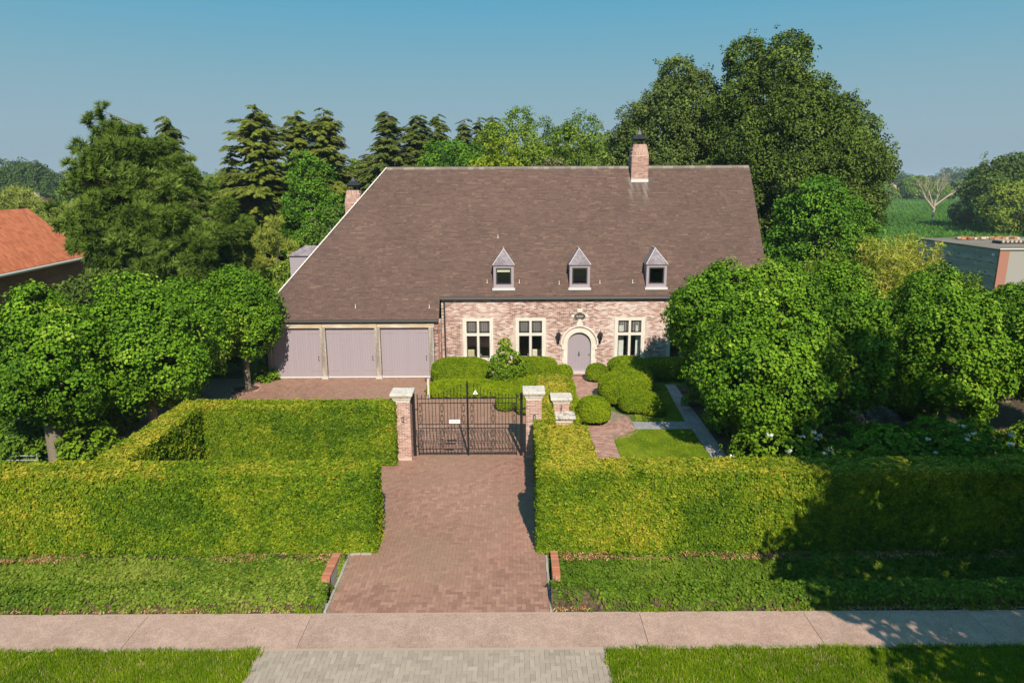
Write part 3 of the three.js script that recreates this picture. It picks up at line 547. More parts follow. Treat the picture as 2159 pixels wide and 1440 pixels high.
function dormer(x) {
  const g = sub('dormer', roof), hw = .53, yb = 4.62, yt = 5.84, F = 35.38, back = y => 35.1 + (y - 4.15) / RS;
  const poly = (P, m, name) => { const b = new THREE.BufferGeometry(); b.setAttribute('position', new THREE.Float32BufferAttribute(P.flatMap(p => [p[0], p[1], -p[2]]), 3)); b.setAttribute('uv', new THREE.Float32BufferAttribute(P.flatMap(p => [p[0] + p[2], p[1]]), 2)); b.computeVertexNormals(); return part(name, b, m, g); };
  const fw = .13;
  part('front_frame', merge([bx(x - hw, x - hw + fw, yb, yt, F, F + .08), bx(x + hw - fw, x + hw, yb, yt, F, F + .08), bx(x - hw + fw, x + hw - fw, yb, yb + .2, F, F + .08), bx(x - hw + fw, x + hw - fw, yt - .16, yt, F, F + .08)]), paint, g);
  const a = x - hw + fw, b = x + hw - fw, c = yb + .2, d = yt - .16, t = .06;
  part('casement', merge([bx(a, a + t, c, d, F + .02, F + .07), bx(b - t, b, c, d, F + .02, F + .07), bx(a + t, b - t, c, c + t, F + .02, F + .07), bx(a + t, b - t, d - t, d, F + .02, F + .07)]), darkFrame, g);
  part('pane', bx(a + t, b - t, c + t, d - t, F + .045, F + .049), glass, g);
  for (const s of [-1, 1]) { const X = x + s * hw; poly([[X, yb, F + .02], [X, yt, F + .02], [X, yt, back(yt) + .05], [X, yb, F + .02], [X, yt, back(yt) + .05], [X, yb, back(yb) + .05]], new THREE.MeshStandardMaterial({ color: paint.color, roughness: .7, side: THREE.DoubleSide }), 'cheek'); }
  const e = .04, A = [x - hw - e, yt, F - .06], B = [x + hw + e, yt, F - .06], P = [x, 6.62, F + .62], Q = [x, 6.62, back(6.62) + .1], A2 = [x - hw - e, yt, back(yt) + .1], B2 = [x + hw + e, yt, back(yt) + .1];
  const leadD = lead.clone(); leadD.side = THREE.DoubleSide;
  poly([...[A, B, P]], leadD, 'hip_face'); poly([A, P, Q, A, Q, A2], leadD, 'roof_face'); poly([B, B2, Q, B, Q, P], leadD, 'roof_face');
  part('eaves_board', merge([bx(x - hw - e, x + hw + e, yt - .03, yt - .001, F - .06, F - .002), bx(x - hw - .02, x + hw + .02, yt - .05, yt + .02, F + .1, F + .6)]), mat(C(.2, .18, .19), .7), g);
  const v = p => V(p[0], p[1], -p[2]);
  part('hip_roll', merge([tube(v(A), v(P), .022, .022), tube(v(B), v(P), .022, .022), tube(v(P), v(Q), .03, .03)]), mat(C(.5, .47, .46), .7), g);
  part('apron', bx(x - hw - .06, x + hw + .06, yb - .1, yb + .02, F - .1, F - .002).rotateX(0), whiteLead, g);
  if (x < 0) part('roller_blind', bx(a + t, b - t, d - .22, d - t, F + .08, F + .085), mat(C(.5, .52, .38), .9), g);
}
[-.42, 3.55, 7.55].forEach(dormer);
function chimney(x0, x1, d0, d1, y0, yT, yB, seed, pal) {
  const g = sub('chimney', villa), R = rng(seed), list = [], cx = (x0 + x1) / 2, cd = (d0 + d1) / 2, hw = (x1 - x0) / 2, hd = (d1 - d0) / 2, tw = .72;
  const s = part('stack', merge([bx(x0, x1, y0, yT, d0, d1)]), mortarMat, g);
  brickFace(list, x0, x1, y0 + .02, yT, front(d0), pal, R); brickFace(list, d0, d1, y0 + .02, yT, side(x0), pal, R); brickFace(list, d0, d1, y0 + .02, yT, side(x1), pal, R);
  const tp = new THREE.CylinderGeometry(hw * tw * 1.414, hw * 1.414, yB - yT, 4, 1).rotateY(Math.PI / 4).scale(1, 1, hd / hw).translate(cx, (yT + yB) / 2, -cd);
  part('tapered_top', tp, mortarMat, g);
  const rows = 3, rh = (yB - yT) / rows, sl = hw * (1 - tw) / (yB - yT);
  for (let r = 0; r < rows; r++) { const yc = yT + (r + .5) * rh, w = hw * mixn(1, tw, (r + .5) / rows), dd = hd * mixn(1, tw, (r + .5) / rows); for (const [ax, sg] of [[0, 1], [1, -1], [1, 1]]) { const W = ax ? dd : w, k = Math.floor(W * 2 / .073); for (let i = 0; i < k; i++) { const u = -W + (i + .5) * (W * 2 / k), c = pick(pal, R() * .9, R, .12); list.push(ax ? { p: V(cx + sg * w, yc, -cd + u), sv: V(.026, rh - .016, .055), n: V(sg * sl * -0, 1, 0), c } : { p: V(cx + u, yc, -cd + dd), sv: V(.055, rh - .016, .03), n: V(0, 1, -sl).normalize(), c }); } } }
  instances('bricks', brickUnit, brickMat, list, s);
  const cw = hw * 1.15; const lathe = [[0, .62], [.04, .6], [.1, .42], [.3, .2], [.75, .06], [1, 0], [1, -.05], [.8, -.06], [.78, -.14], [0, -.14]];
  const lg = new THREE.LatheGeometry(lathe.map(p => new THREE.Vector2(p[0] * cw * 1.25, p[1])), 4).rotateY(Math.PI / 4).scale(.84, 1, .84 * hd / hw).translate(cx, yB + .34, -cd).toNonIndexed(); lg.computeVertexNormals();
  part('cowl', lg, mat(C(.03, .03, .034), .5, { metalness: .3, side: THREE.DoubleSide }), g);
  part('cowl_legs', merge([-1, 1].flatMap(a => [-1, 1].map(b => bx(cx + a * hw * .6 - .02, cx + a * hw * .6 + .02, yB - .02, yB + .24, cd + b * hd * .6 - .02, cd + b * hd * .6 + .02)))), iron, g);
  return g;
}
const redPal = [C(.23, .125, .1), C(.36, .19, .15), C(.43, .26, .21), C(.5, .36, .3)];
const ch1 = chimney(6.73, 7.66, 39.3, 40.4, 9.6, 11.42, 12.04, 121, redPal);
part('flashing', bx(6.71, 7.68, 9.98, 10.16, 39.22, 39.29), whiteLead, ch1);
chimney(-9.95, -9.0, 41.6, 42.6, 5.5, 8.9, 9.6, 122, redPal);
{ // lead-clad dormer on the hip slope
  const g = sub('side_dormer', roof);
  part('cheek', bx(-12.35, -10.6, 4.9, 6.1, 38.0, 39.1), paint, g);
  const b = new THREE.BufferGeometry(), P = [[-12.45, 6.1, 37.9], [-12.45, 6.1, 39.2], [-11.6, 6.62, 38.55], [-12.45, 6.1, 37.9], [-11.6, 6.62, 38.55], [-10.3, 6.62, 38.55], [-12.45, 6.1, 37.9], [-10.3, 6.62, 38.55], [-10.3, 6.1, 37.9], [-12.45, 6.1, 39.2], [-10.3, 6.1, 39.2], [-10.3, 6.62, 38.55], [-12.45, 6.1, 39.2], [-10.3, 6.62, 38.55], [-11.6, 6.62, 38.55]];
  b.setAttribute('position', new THREE.Float32BufferAttribute(P.flatMap(p => [p[0], p[1], -p[2]]), 3)); b.setAttribute('uv', new THREE.Float32BufferAttribute(P.flatMap(p => [p[0] + p[2], p[1]]), 2)); b.computeVertexNormals();
  const l2 = lead.clone(); l2.side = THREE.DoubleSide; part('lead_roof', b, l2, g);
}
settle(villa, .4, 0, 39.9);
// wall lanterns
for (const [x, which] of [[2.46, 'magnolia side'], [4.66, 'cloud hedge side']]) {
  const l = thing('wall_lantern', `dark iron wall lantern beside the arched door, on its ${which}`, 'lantern', 'lanterns beside the front door');
  part('bracket', merge([tube(V(x, 1.72, -35.22), V(x, 1.86, -35.03), .02, .02), tube(V(x, 1.95, -35.21), V(x, 1.9, -35.03), .014, .014), bx(x - .05, x + .05, 1.66, 2.0, 35.2, 35.238), new THREE.ConeGeometry(.05, .16, 6).rotateX(Math.PI).translate(x, 1.8, -35.03)]), iron, l);
  part('cage', merge([0, 1, 2, 3, 4, 5].map(k => { const a = k * Math.PI / 3; return tube(V(x + Math.cos(a) * .06, 1.88, -35.03 + Math.sin(a) * .06), V(x + Math.cos(a) * .115, 2.2, -35.03 + Math.sin(a) * .115), .012, .012, 4); })), iron, l);
  part('glass', new THREE.CylinderGeometry(.105, .052, .31, 6, 1, true).translate(x, 2.04, -35.03), glass, l);
  part('roof', merge([new THREE.ConeGeometry(.16, .16, 6).translate(x, 2.28, -35.03), new THREE.SphereGeometry(.03, 8, 6).translate(x, 2.4, -35.03), new THREE.CylinderGeometry(.012, .012, .1, 5).translate(x, 2.45, -35.03)]), iron, l);
  settle(l, x, 1.66, 35.2);
}
// what can be seen inside the windows
for (const [x, side_, lab] of [[5.72, 0, 'pale curtain hanging inside the window right of the door'], [6.62, 1, 'second pale curtain inside the window right of the door, nearer the brick pier']]) {
  const pts = []; for (let k = 0; k <= 24; k++) pts.push(new THREE.Vector2(k / 24 * .26, .02 * Math.sin(k * 1.05)));
  const s = new THREE.Shape([...pts, ...pts.slice().reverse().map(p => new THREE.Vector2(p.x, p.y + .006))]);
  const c = part('curtain', new THREE.ExtrudeGeometry(s, { depth: 2.1, bevelEnabled: false }).rotateX(-Math.PI / 2).translate(x, .85, -WD - .38), mat(C(.62, .66, .62), .9), scene); c.name = numbered('curtain'); tag(c, lab, 'curtain', 'curtains behind the villa windows');
}
function armchair(x, D, col, label) {
  const a = thing('armchair', label, 'armchair', 'armchairs seen through the villa windows'), m = mat(col, .9), rb = (w, h, d, X, Y, Z) => new RoundedBoxGeometry(w, h, d, 2, .05).translate(X, Y, Z);
  part('seat', rb(.7, .25, .6, x, .42, -D), m, a); part('backrest', rb(.7, .65, .16, x, .78, -D + .28), m, a);
  part('armrest', rb(.14, .5, .6, x - .38, .5, -D), m, a); part('armrest', rb(.14, .5, .6, x + .38, .5, -D), m, a);
  for (const s of [-1, 1]) for (const z of [-.22, .22]) part('leg', tube(V(x + s * .28, .031, -D + z), V(x + s * .28, .32, -D + z), .025, .03), iron, a);
  settle(a, x, .03, D);
}
armchair(-2.15, 36.6, C(.45, .42, .25), 'olive armchair behind the window nearest the downpipe');
armchair(1.3, 36.6, C(.6, .56, .44), 'cream armchair behind the window beside the magnolia');

// ------------------------------------------------------------------ gate pillars, gate, fountain, parapets
const pillarTones = [C(.34, .18, .145), C(.42, .245, .2), C(.48, .32, .27), C(.39, .215, .17), C(.3, .165, .14)].map(c => mat(c, .92, { bumpMap: paverBump, bumpScale: .003 }));
const pillarMortar = mat(C(.62, .54, .48), .95);
function brickPier(parent, name, x0, x1, y0, y1, d0, d1, seed, faces, o = {}) {
  const body = part(name, bx(x0, x1, y0, y1, d0, d1), pillarMortar, parent), R = rng(seed), single = [], rest = [], pal = [C(.26, .115, .08), C(.4, .2, .14), C(.5, .3, .22)];
  const bo = { len: .185, h: .048, joint: .0145, skip: o.skip };
  const F = { f: () => brickFace(single, x0, x1, y0 + .012, y1, front(d0, .006), pal, R, bo), r: () => brickFace(faces.includes('R') ? single : rest, d0, d1, y0 + .012, y1, side(x1, .006), pal, R, { ...bo, shift: .1 }), l: () => brickFace(faces.includes('L') ? single : rest, d0, d1, y0 + .012, y1, side(x0, .006), pal, R, { ...bo, shift: .1 }), b: () => brickFace(rest, x0, x1, y0 + .012, y1, front(d1, .006), pal, R, bo) };
  for (const k of ['f', 'r', 'l', 'b']) F[k]();
  single.splice(300).forEach(e => rest.push(e));
  single.forEach(e => { const b = part('brick', brickUnit, pillarTones[Math.floor(R() * 5)], body); b.position.copy(e.p); b.scale.copy(e.sv); });
  if (rest.length) instances('bricks', brickUnit, brickMat, rest, body);
  return body;
}
const capStone = mat(C(1, 1, 1), .85, { map: tex(256, (u, v, n) => { const t = 8 * n(4, 1) + 8 * n(32, 2), s = n(16, 8) + n(64, 9) * .6 > .75 ? -46 : 0; return [205 + t + s, 196 + t + s, 184 + t + s]; }, .9) });
function cap(parent, name, cx, D, y, w, dd, h, m = capStone) {     // moulded stone cap flaring outwards to a flat top
  const prof = [[.72, 0], [.74, .16], [.78, .18], [.8, .34], [.86, .46], [.96, .7], [1, .74], [1, .97], [.99, 1], [0, 1]];
  const g = new THREE.LatheGeometry(prof.map(p => new THREE.Vector2(p[0] * w / 2 * 1.414, p[1] * h)), 4).rotateY(Math.PI / 4).scale(1, 1, dd / w).translate(cx, y, -D).toNonIndexed(); g.computeVertexNormals();
  const P = g.attributes.position, U = g.attributes.uv; for (let i = 0; i < P.count; i++) U.setXY(i, P.getX(i) + P.getY(i) * .3, P.getZ(i) + P.getY(i));
  return part(name, g, m, parent);
}
function pillar(cx, D, label, seed, inner) {
  const p = thing('gate_pillar', label, 'pillar', 'brick pillars of the gate');
  brickPier(p, 'shaft', cx - .285, cx + .285, 0, 2.3, D, D + .57, seed, inner);
  part('plinth', bx(cx - .292, cx + .292, -.02, .1, D - .008, D + .578), mat(C(.5, .42, .36), .95), p);
  part('soldier_course', merge(Array.from({ length: 8 }, (_, k) => bx(cx - .285 + k * .0713 + .006, cx - .285 + (k + 1) * .0713 - .006, .5, .6, D - .012, D + .01))), pillarTones[2], p);
  cap(p, 'cap', cx, D + .285, 2.3, .82, .82, .3);
  const i = sub('intercom', p); part('housing', new RoundedBoxGeometry(.09, .21, .03, 2, .012).translate(cx + .02, 1.6, -D + .02), iron, i); part('face', bx(cx - .005, cx + .045, 1.53, 1.67, D - .038, D - .034), mat(C(.3, .27, .26), .5), i);
  return settle(p, cx, 0, D + .285);
}
pillar(-4.02, 23.63, 'brick gate pillar with flared stone cap at the end of the square hedge', 131, 'R');
pillar(.79, 23.8, 'brick gate pillar with flared stone cap next to the fountain', 132, 'L');
{ // wrought-iron gate: two leaves with stepped spear tops and oval columns
  const D = 24.07, bar = (x, y0, y1, r = .009) => bx(x - r, x + r, y0, y1, D - r, D + r), rail = (a, b, y, h = .014) => bx(a, b, y - h, y + h, D - .008, D + .008);
  const spear = (x, y) => new THREE.ConeGeometry(.022, .1, 5).translate(x, y - .05, -D);
  const leaf = (x0, x1, dir, label) => {                            // dir = +1: hinge at x0, meeting at x1
    const g = thing('gate_leaf', label, 'gate', 'leaves of the iron gate'), W = x1 - x0, at = t => dir > 0 ? x0 + t * W : x1 - t * W;
    part('frame', merge([rail(x0, x1, 2.25), rail(x0, x1, 2.07), rail(x0, x1, 1.25), rail(x0, x1, 1.09), rail(x0, x1, .27), rail(x0, x1, .09, .02), bx(Math.min(at(0), at(.016)), Math.max(at(0), at(.016)), .02, 2.4, D - .02, D + .02)]), iron, g);
    const ts = [.1, .17, .238, .306, .374, .448, .545, .613, .68, .75, .818, .892], tops = [2.42, 2.43, 2.44, 2.45, 2.47, 2.5, 2.55, 2.6, 2.65, 2.72, 2.77, 2.82];
    ts.forEach((t, k) => part('bar', merge([bar(at(t), .09, tops[k] - .05), spear(at(t), tops[k]), new THREE.SphereGeometry(.016, 6, 5).translate(at(t), tops[k] - .11, -D)]), iron, g));
    part('hinge_spear', merge([spear(at(.008), 2.46)]), iron, g);
    for (const [a, b] of [[.016, .1], [.448, .545], [.892, .985]]) for (const [yc, h] of [[1.87, .17], [1.46, .17], [.9, .15], [.5, .17]]) {
      const c = at((a + b) / 2), w = (b - a) * W / 2 - .012, o = new THREE.TorusGeometry(1, .11, 5, 20).scale(w * .8, h * .95, .06).translate(c, yc, -D), o2 = new THREE.TorusGeometry(1, .13, 5, 18).scale(w * .46, h * .66, .06).translate(c, yc, -D);
      part('oval', merge([o, o2]), iron, g);
    }
    settle(g, (x0 + x1) / 2, 0, D); return g;
  };
  const a = leaf(-3.53, -1.70, 1, 'leaf of the iron gate carrying the white name plate');
  const b = leaf(-1.62, .17, -1, 'leaf of the iron gate carrying the small white triangular sign');
  const local = (g, geo) => geo.translate(-g.position.x, 0, -g.position.z);
  part('meeting_post', local(a, merge([bx(-1.695, -1.625, .04, 2.86, D - .03, D + .03), new THREE.ConeGeometry(.04, .2, 6).translate(-1.66, 2.92, -D)])), iron, a);
  const plateTex = (() => { const c = document.createElement('canvas'); c.width = 256; c.height = 96; const x = c.getContext('2d'); x.fillStyle = '#efe3da'; x.fillRect(0, 0, 256, 96); x.fillStyle = '#4a3a38'; for (const [u, w] of [[30, 52], [92, 20], [126, 14], [150, 60]]) x.fillRect(u, 30, w, 14); x.fillStyle = '#c9a090'; for (const [u, w] of [[24, 30], [66, 44], [124, 24], [162, 60]]) x.fillRect(u, 62, w, 8); const t = new THREE.CanvasTexture(c); t.colorSpace = THREE.SRGBColorSpace; return t; })();
  const np = part('name_plate', local(a, new RoundedBoxGeometry(.4, .15, .012, 2, .005).translate(-2.15, 1.36, -D + .03)), mat(C(.8, .74, .7), .6), a);
  part('print', local(a, new THREE.PlaneGeometry(.38, .13).translate(-2.15, 1.36, -D + .0385)), mat(C(1, 1, 1), .6, { map: plateTex }), np);
  const ts = new THREE.Shape([[-.095, 0], [.095, 0], [0, .17]].map(p => new THREE.Vector2(...p)));
  const tri = part('triangular_sign', local(b, new THREE.ExtrudeGeometry(ts, { depth: .01, bevelEnabled: false }).translate(-1.36, 2.42, -D + .02)), mat(C(.85, .85, .85), .5), b);
  part('mark', local(b, bx(-1.375, -1.345, 2.455, 2.5, D - .034, D - .031)), iron, tri);
  part('letter_slot', local(a, bx(-2.5, -2.15, .46, .52, D - .03, D + .01)), mat(C(.03, .02, .03), .5), a);
  for (const [x, near, lx] of [[-3.66, 'the square hedge', -3.735], [.335, 'the fountain', .5]]) {
    const p = thing('gate_post', `black iron gate post with ball top beside the pillar nearest ${near}`, 'post', 'iron posts of the gate');
    part('post', bx(x - .05, x + .05, 0, 2.36, D - .05, D + .05), iron, p); part('ball', new THREE.SphereGeometry(.06, 12, 8).translate(x, 2.42, -D), iron, p);
    const tx = x < -2 ? -3.53 : .17;
    for (const y of [.4, 1.85]) part('hinge', merge([bx(Math.min(lx, x), Math.max(lx, x), y - .02, y + .02, D - .015, D + .015), bx(Math.min(tx, x), Math.max(tx, x), y - .035, y - .005, D - .012, D + .012)]), iron, p);
    settle(p, x, 0, D);
  }
}
{ // brick fountain: higher back pier with tap, lower basin block in front
  const f = thing('brick_fountain', 'two-step brick fountain with pale stone slabs between hedge and path', 'fountain');
  brickPier(f, 'back_pier', 1.68, 2.32, 0, 1.2, 26.5, 27.05, 141, '');
  cap(f, 'back_cap', 2.0, 26.77, 1.2, .88, .8, .28);
  brickPier(f, 'basin_block', 1.72, 2.4, 0, .7, 25.75, 26.48, 142, 'L');
  cap(f, 'basin_slab', 2.06, 26.1, .7, .92, .86, .2, mat(C(1, 1, 1), .85, { map: tex(256, (u, v, n) => { const t = 8 * n(4, 1) + 10 * n(32, 2), s = n(8, 8) + n(32, 9) * .8 > .35 ? -60 : 0; return [204 + t + s, 196 + t + s, 186 + t + s]; }, .9) }));
  part('tap', merge([tube(V(2.0, 1.12, -26.49), V(2.0, 1.1, -26.34), .02, .018), tube(V(2.0, 1.1, -26.34), V(2.0, .98, -26.32), .018, .014), bx(1.98, 2.02, 1.0, 1.18, 26.47, 26.495)]), mat(C(.12, .09, .12), .5), f);
  settle(f, 2.03, 0, 26.4);
}
for (const [x0, x1, d0, d1, lab] of [[-4.94, -4.72, 15.72, 16.98, 'low red brick parapet among the ivy, on the side of the square hedge'], [1.02, 1.22, 15.82, 16.98, 'low red brick parapet over the ditch, on the side of the tree shadow']]) {
  const w = thing('brick_parapet', lab, 'parapet', 'brick parapets of the drive'), R = rng(Math.round(x0 * 10) + 200);
  const core = part('core', bx(x0 + .005, x1 - .005, -.6, .08, d0 + .005, d1 - .005), mat(C(.5, .42, .36), .95), w);
  const tones = [C(.46, .17, .095), C(.4, .14, .08), C(.52, .22, .13), C(.36, .16, .11)].map(c => mat(c, .92, { bumpMap: paverBump, bumpScale: .003 }));
  const n = Math.floor((d1 - d0) / .07);
  for (let k = 0; k < n; k++) part('brick', bx(x0, x1, .085, .155 + (R() - .5) * .006, d0 + k * .07 + .005, d0 + (k + 1) * .07 - .005), tones[Math.floor(R() * 4)], core);
  for (let y = -.4, r = 0; y < .06; y += .062, r++) for (let k = 0; k < 2; k++) part('brick', bx(x0 + .002 + k * (x1 - x0) / 2 + (k ? .005 : 0), x0 + (k + 1) * (x1 - x0) / 2 - .005, y, y + .05, d0 - .004, d0 + .1), tones[Math.floor(R() * 4)], core);
  settle(w, (x0 + x1) / 2, -.5, (d0 + d1) / 2);
}
{ // low metal rail by the lime tree
  const r = thing('metal_rail', 'low pale grey metal rail beside the lime tree trunk', 'railing'), m = mat(C(.5, .52, .56), .45, { metalness: .5 }), D = 23.4;
  for (const y of [.19, .36]) part('rail', bx(-21.5, -17.4, y - .02, y + .02, D - .015, D + .015), m, r);
  for (const x of [-21.4, -20.1, -18.75, -17.42]) part('post', bx(x - .02, x + .02, 0, x > -17.5 ? .45 : .4, D - .02, D + .02), m, r);
  settle(r, -19.4, 0, D);
  const w = thing('marker_post', 'thin pale wooden post standing at the corner of the box bed', 'post'); part('post', bx(-4.05, -3.95, 0, .95, 31.15, 31.25), mat(C(.55, .5, .44), .9), w); part('lamp_head', new RoundedBoxGeometry(.12, .2, .1, 2, .03).translate(-4.1, .9, -31.2), mat(C(.12, .06, .05), .6), w); settle(w, -4, 0, 31.2);
  const m2 = part('doormat', new RoundedBoxGeometry(.8, .025, .4, 1, .01).translate(3.57, .015, -34.9), mat(C(.22, .1, .07), .98), scene); tag(m2, 'reddish brown doormat lying before the arched front door', 'doormat');
}

// ------------------------------------------------------------------ clipped hedges and box
function lumpy(g, amp, fr, seed) { const h = mergeVertices((g.deleteAttribute('uv'), g.deleteAttribute('normal'), g), 1e-3), P = h.attributes.position; for (let i = 0; i < P.count; i++) { const x = P.getX(i), y = P.getY(i), z = P.getZ(i), k = Math.max(0, Math.min(1, y * 4)); P.setXYZ(i, x + amp * k * noise(x * fr, y * fr, z * fr + seed), y + amp * .8 * k * noise(x * fr + 9, y * fr, z * fr + seed), z + amp * k * noise(x * fr, y * fr + 7, z * fr + seed)); } h.computeVertexNormals(); return h; }
function hedge(label, x0, x1, d0, d1, h, seed, o = {}) {
  const t = thing('hedge', label, 'hedge', o.group || 'clipped hornbeam hedges');
  const st = .3, mk = (k) => new THREE.BoxGeometry(x1 - x0 - k, h - k * .5, d1 - d0 - k, Math.ceil((x1 - x0) / st), Math.ceil(h / st), Math.max(2, Math.ceil((d1 - d0) / st))).translate((x0 + x1) / 2, (h - k * .5) / 2, -(d0 + d1) / 2);
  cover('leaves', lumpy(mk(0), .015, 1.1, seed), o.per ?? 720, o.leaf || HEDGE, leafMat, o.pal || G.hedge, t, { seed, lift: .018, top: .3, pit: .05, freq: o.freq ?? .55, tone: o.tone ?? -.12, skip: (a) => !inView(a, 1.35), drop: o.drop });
  const R = rng(seed + 7), st2 = [], along = x1 - x0 > d1 - d0, L = along ? x1 - x0 : d1 - d0;
  for (let u = .2; u < L; u += .45) { const a = along ? V(x0 + u, 0, -(d0 + d1) / 2) : V((x0 + x1) / 2, 0, -d0 - u), b = a.clone().add(V((R() - .5) * .1, h * .85, (R() - .5) * .1)); st2.push(tube(a, b, .022, .008, 5)); for (let k = 0; k < 3; k++) { const q = a.clone().lerp(b, .25 + R() * .6); st2.push(tube(q, q.clone().add(V((R() - .5) * .25, .15, (R() - .5) * .25)), .008, .004, 4)); } }
  part('stems', merge(st2), bark, t);
  return settle(t, (x0 + x1) / 2, 0, (d0 + d1) / 2);
}
hedge('long clipped hedge along the ditch, ending at the drive on the metal rail side', -19, -3.82, 17.15, 18.15, 2.3, 301);
hedge('short hedge run linking the long hedge to the square hedge end', -12.0, -11.1, 18.15, 23.1, 2.27, 302);
hedge('clipped hedge running up to the gate pillar opposite the fountain', -12.0, -4.28, 23.12, 23.95, 2.25, 303);
hedge('long clipped hedge half in deep tree shadow', .7, 19, 17.12, 18.15, 2.32, 304);
hedge('narrow hedge strip along the drive before the fountain-side pillar', .82, 1.1, 18.15, 23.4, 1.6, 305);
hedge('broad low hedge block before the fountain', 1.2, 2.6, 18.15, 22.9, 1.6, 306, { tone: .1 });
hedge('hedge behind the fountain along the brick path', 1.15, 2.5, 27.1, 30.6, 1.3, 307);
hedge('hedge filling the corner between gate pillar and fountain', 1.12, 1.58, 24.45, 27.1, 1.25, 308);
function dome(cx, D, rx, rd, h, e = .75, seg = 26) {                // soft superellipsoid sitting on the ground
  const g = new THREE.SphereGeometry(1, seg, Math.round(seg * .7)), P = g.attributes.position, f = (v) => Math.sign(v) * Math.pow(Math.abs(v), e), cy = h * .4;
  for (let i = 0; i < P.count; i++) P.setXYZ(i, cx + f(P.getX(i)) * rx, Math.max(.01, cy + f(P.getY(i)) * (P.getY(i) > 0 ? h * .6 : h * .42)), -D + f(P.getZ(i)) * rd);
  return g;
}
function boxShrub(name, label, list, seed, o = {}) {                 // list of [cx, D, rx, rd, h, e]
  const t = thing(name, label, o.cat || 'boxwood', o.group);
  const inAny = (p, k) => list.some((q, i) => i !== k && Math.pow(Math.abs((p.x - q[0]) / q[2]), 2 / (q[5] ?? .75)) + Math.pow(Math.abs((p.z + q[1]) / q[3]), 2 / (q[5] ?? .75)) + Math.pow(Math.max(0, p.y - q[4] * .4) / (q[4] * .6), 2 / (q[5] ?? .75)) < .8);
  const all = [];
  const shapes = list.map((q, k) => ({ g: lumpy(dome(q[0], q[1], q[2], q[3], q[4], q[5] ?? .75), .025, 1.6, seed).toNonIndexed(), k }));
  shapes.forEach(({ g, k }) => { const P = g.attributes.position, keep = []; for (let i = 0; i < P.count; i += 3) { const c = V((P.getX(i) + P.getX(i + 1) + P.getX(i + 2)) / 3, (P.getY(i) + P.getY(i + 1) + P.getY(i + 2)) / 3, (P.getZ(i) + P.getZ(i + 1) + P.getZ(i + 2)) / 3); if (!inAny(c, k)) for (let q = 0; q < 9; q++) keep.push(P.array[i * 3 + q]); } const b = new THREE.BufferGeometry(); b.setAttribute('position', new THREE.Float32BufferAttribute(keep, 3)); all.push(b); });
  cover('leaves', mergeGeometries(all), o.per ?? 1100, o.leaf || BOXL, leafMat, o.pal || G.box, t, { seed, lift: .015, pit: .025, freq: 1.1, tone: o.tone ?? 0 });
  part('stems', merge(list.map(q => tube(V(q[0], 0, -q[1]), V(q[0] + .02, q[4] * .75, -q[1]), .03, .015, 5))), bark, t);
  return settle(t, list[0][0], 0, list[0][1]);
}
boxShrub('box_hedge', 'rounded box hedge beside the garage pier', [[-2.65, 34.1, 1.5, .95, 1.1, .6]], 401);
boxShrub('box_hedge', 'rounded box hedge between the magnolia and the front door', [[1.15, 34.4, 1.2, .85, 1.05, .6], [.3, 34.0, .7, .6, .85, .7]], 402);
boxShrub('box_groundcover', 'low bright box carpet behind the gate', [[-2.4, 32.0, 1.75, .95, .45, .5], [-.1, 31.9, 1.1, .8, .42, .5], [.6, 32.4, .8, .9, .5, .5]], 403, { tone: .25, cat: 'groundcover' });
boxShrub('box_ball', 'clipped box ball beside the front door on the magnolia side', [[2.63, 34.1, .46, .46, .78, .85]], 404, { group: 'clipped box balls' });
boxShrub('box_ball', 'clipped box ball beside the front door on the cloud hedge side', [[4.38, 33.95, .54, .54, .86, .85]], 405, { group: 'clipped box balls' });
boxShrub('box_ball', 'large box ball by the bend of the brick path', [[3.45, 27.6, .68, .66, 1.12, .85]], 406, { group: 'clipped box balls' });
boxShrub('box_ball', 'box ball on the courtyard seen through the gate', [[-.28, 29.4, .42, .42, .7, .8]], 407, { group: 'clipped box balls' });
boxShrub('box_ball', 'box ball beside the gate pillar next to the fountain', [[.72, 28.9, .5, .5, .8, .8]], 408, { group: 'clipped box balls' });
boxShrub('box_edging', 'narrow box edging curving along the brick path', [[2.75, 31.8, .25, 1.1, .55, .7], [2.78, 29.6, .2, 1.2, .5, .7], [2.68, 27.8, .18, .8, .45, .7]], 409, { tone: .2, cat: 'groundcover' });
boxShrub('cloud_hedge', 'cloud-pruned box hedge swelling along the brick path', [[6.0, 34.0, 1.0, .85, 1.15, .6], [5.9, 32.5, 1.0, 1.1, 1.05, .7], [5.15, 30.6, 1.05, 1.2, 1.25, .75], [5.7, 29.2, .9, .75, .8, .75], [6.2, 28.75, .55, .5, .55, .8]], 410, { cat: 'hedge', tone: .05 });
boxShrub('box_hedge', 'shaded box hedge under the windows behind the lime trees', [[8.6, 34.4, 2.0, .7, 1.0, .5], [11.8, 34.4, 2.0, .7, 1.0, .5]], 411, { per: 700 });
{
  const t = thing('magnolia', 'small leafy magnolia between the two box hedges', 'shrub'), c = V(-.3, 1.35, -33.1);
  const ls = [[-.35, 2.2, 0, .3], [-.35, 1.75, .1, .42], [-.65, 1.3, .1, .42], [.05, 1.4, .15, .45], [-.8, .85, .15, .42], [.3, .95, .15, .45], [-.25, .9, .4, .5], [-.1, .5, .3, .45], [-.6, .5, .2, .4], [.4, .6, 0, .4]].map(([x, y, z, r]) => ({ c: V(x, y, -33.1 + z), r, flat: .9 }));
  crown('crown', ls, c, 75, MAG, leafMat, [C(.05, .11, .004), C(.11, .2, .006), C(.25, .32, .02)], t, { seed: 501, up: .3 });
  trunk(t, -.3, 33.1, .9, .04, ls.slice(0, 6).map(l => l.c));
  settle(t, -.3, 0, 33.1);
}

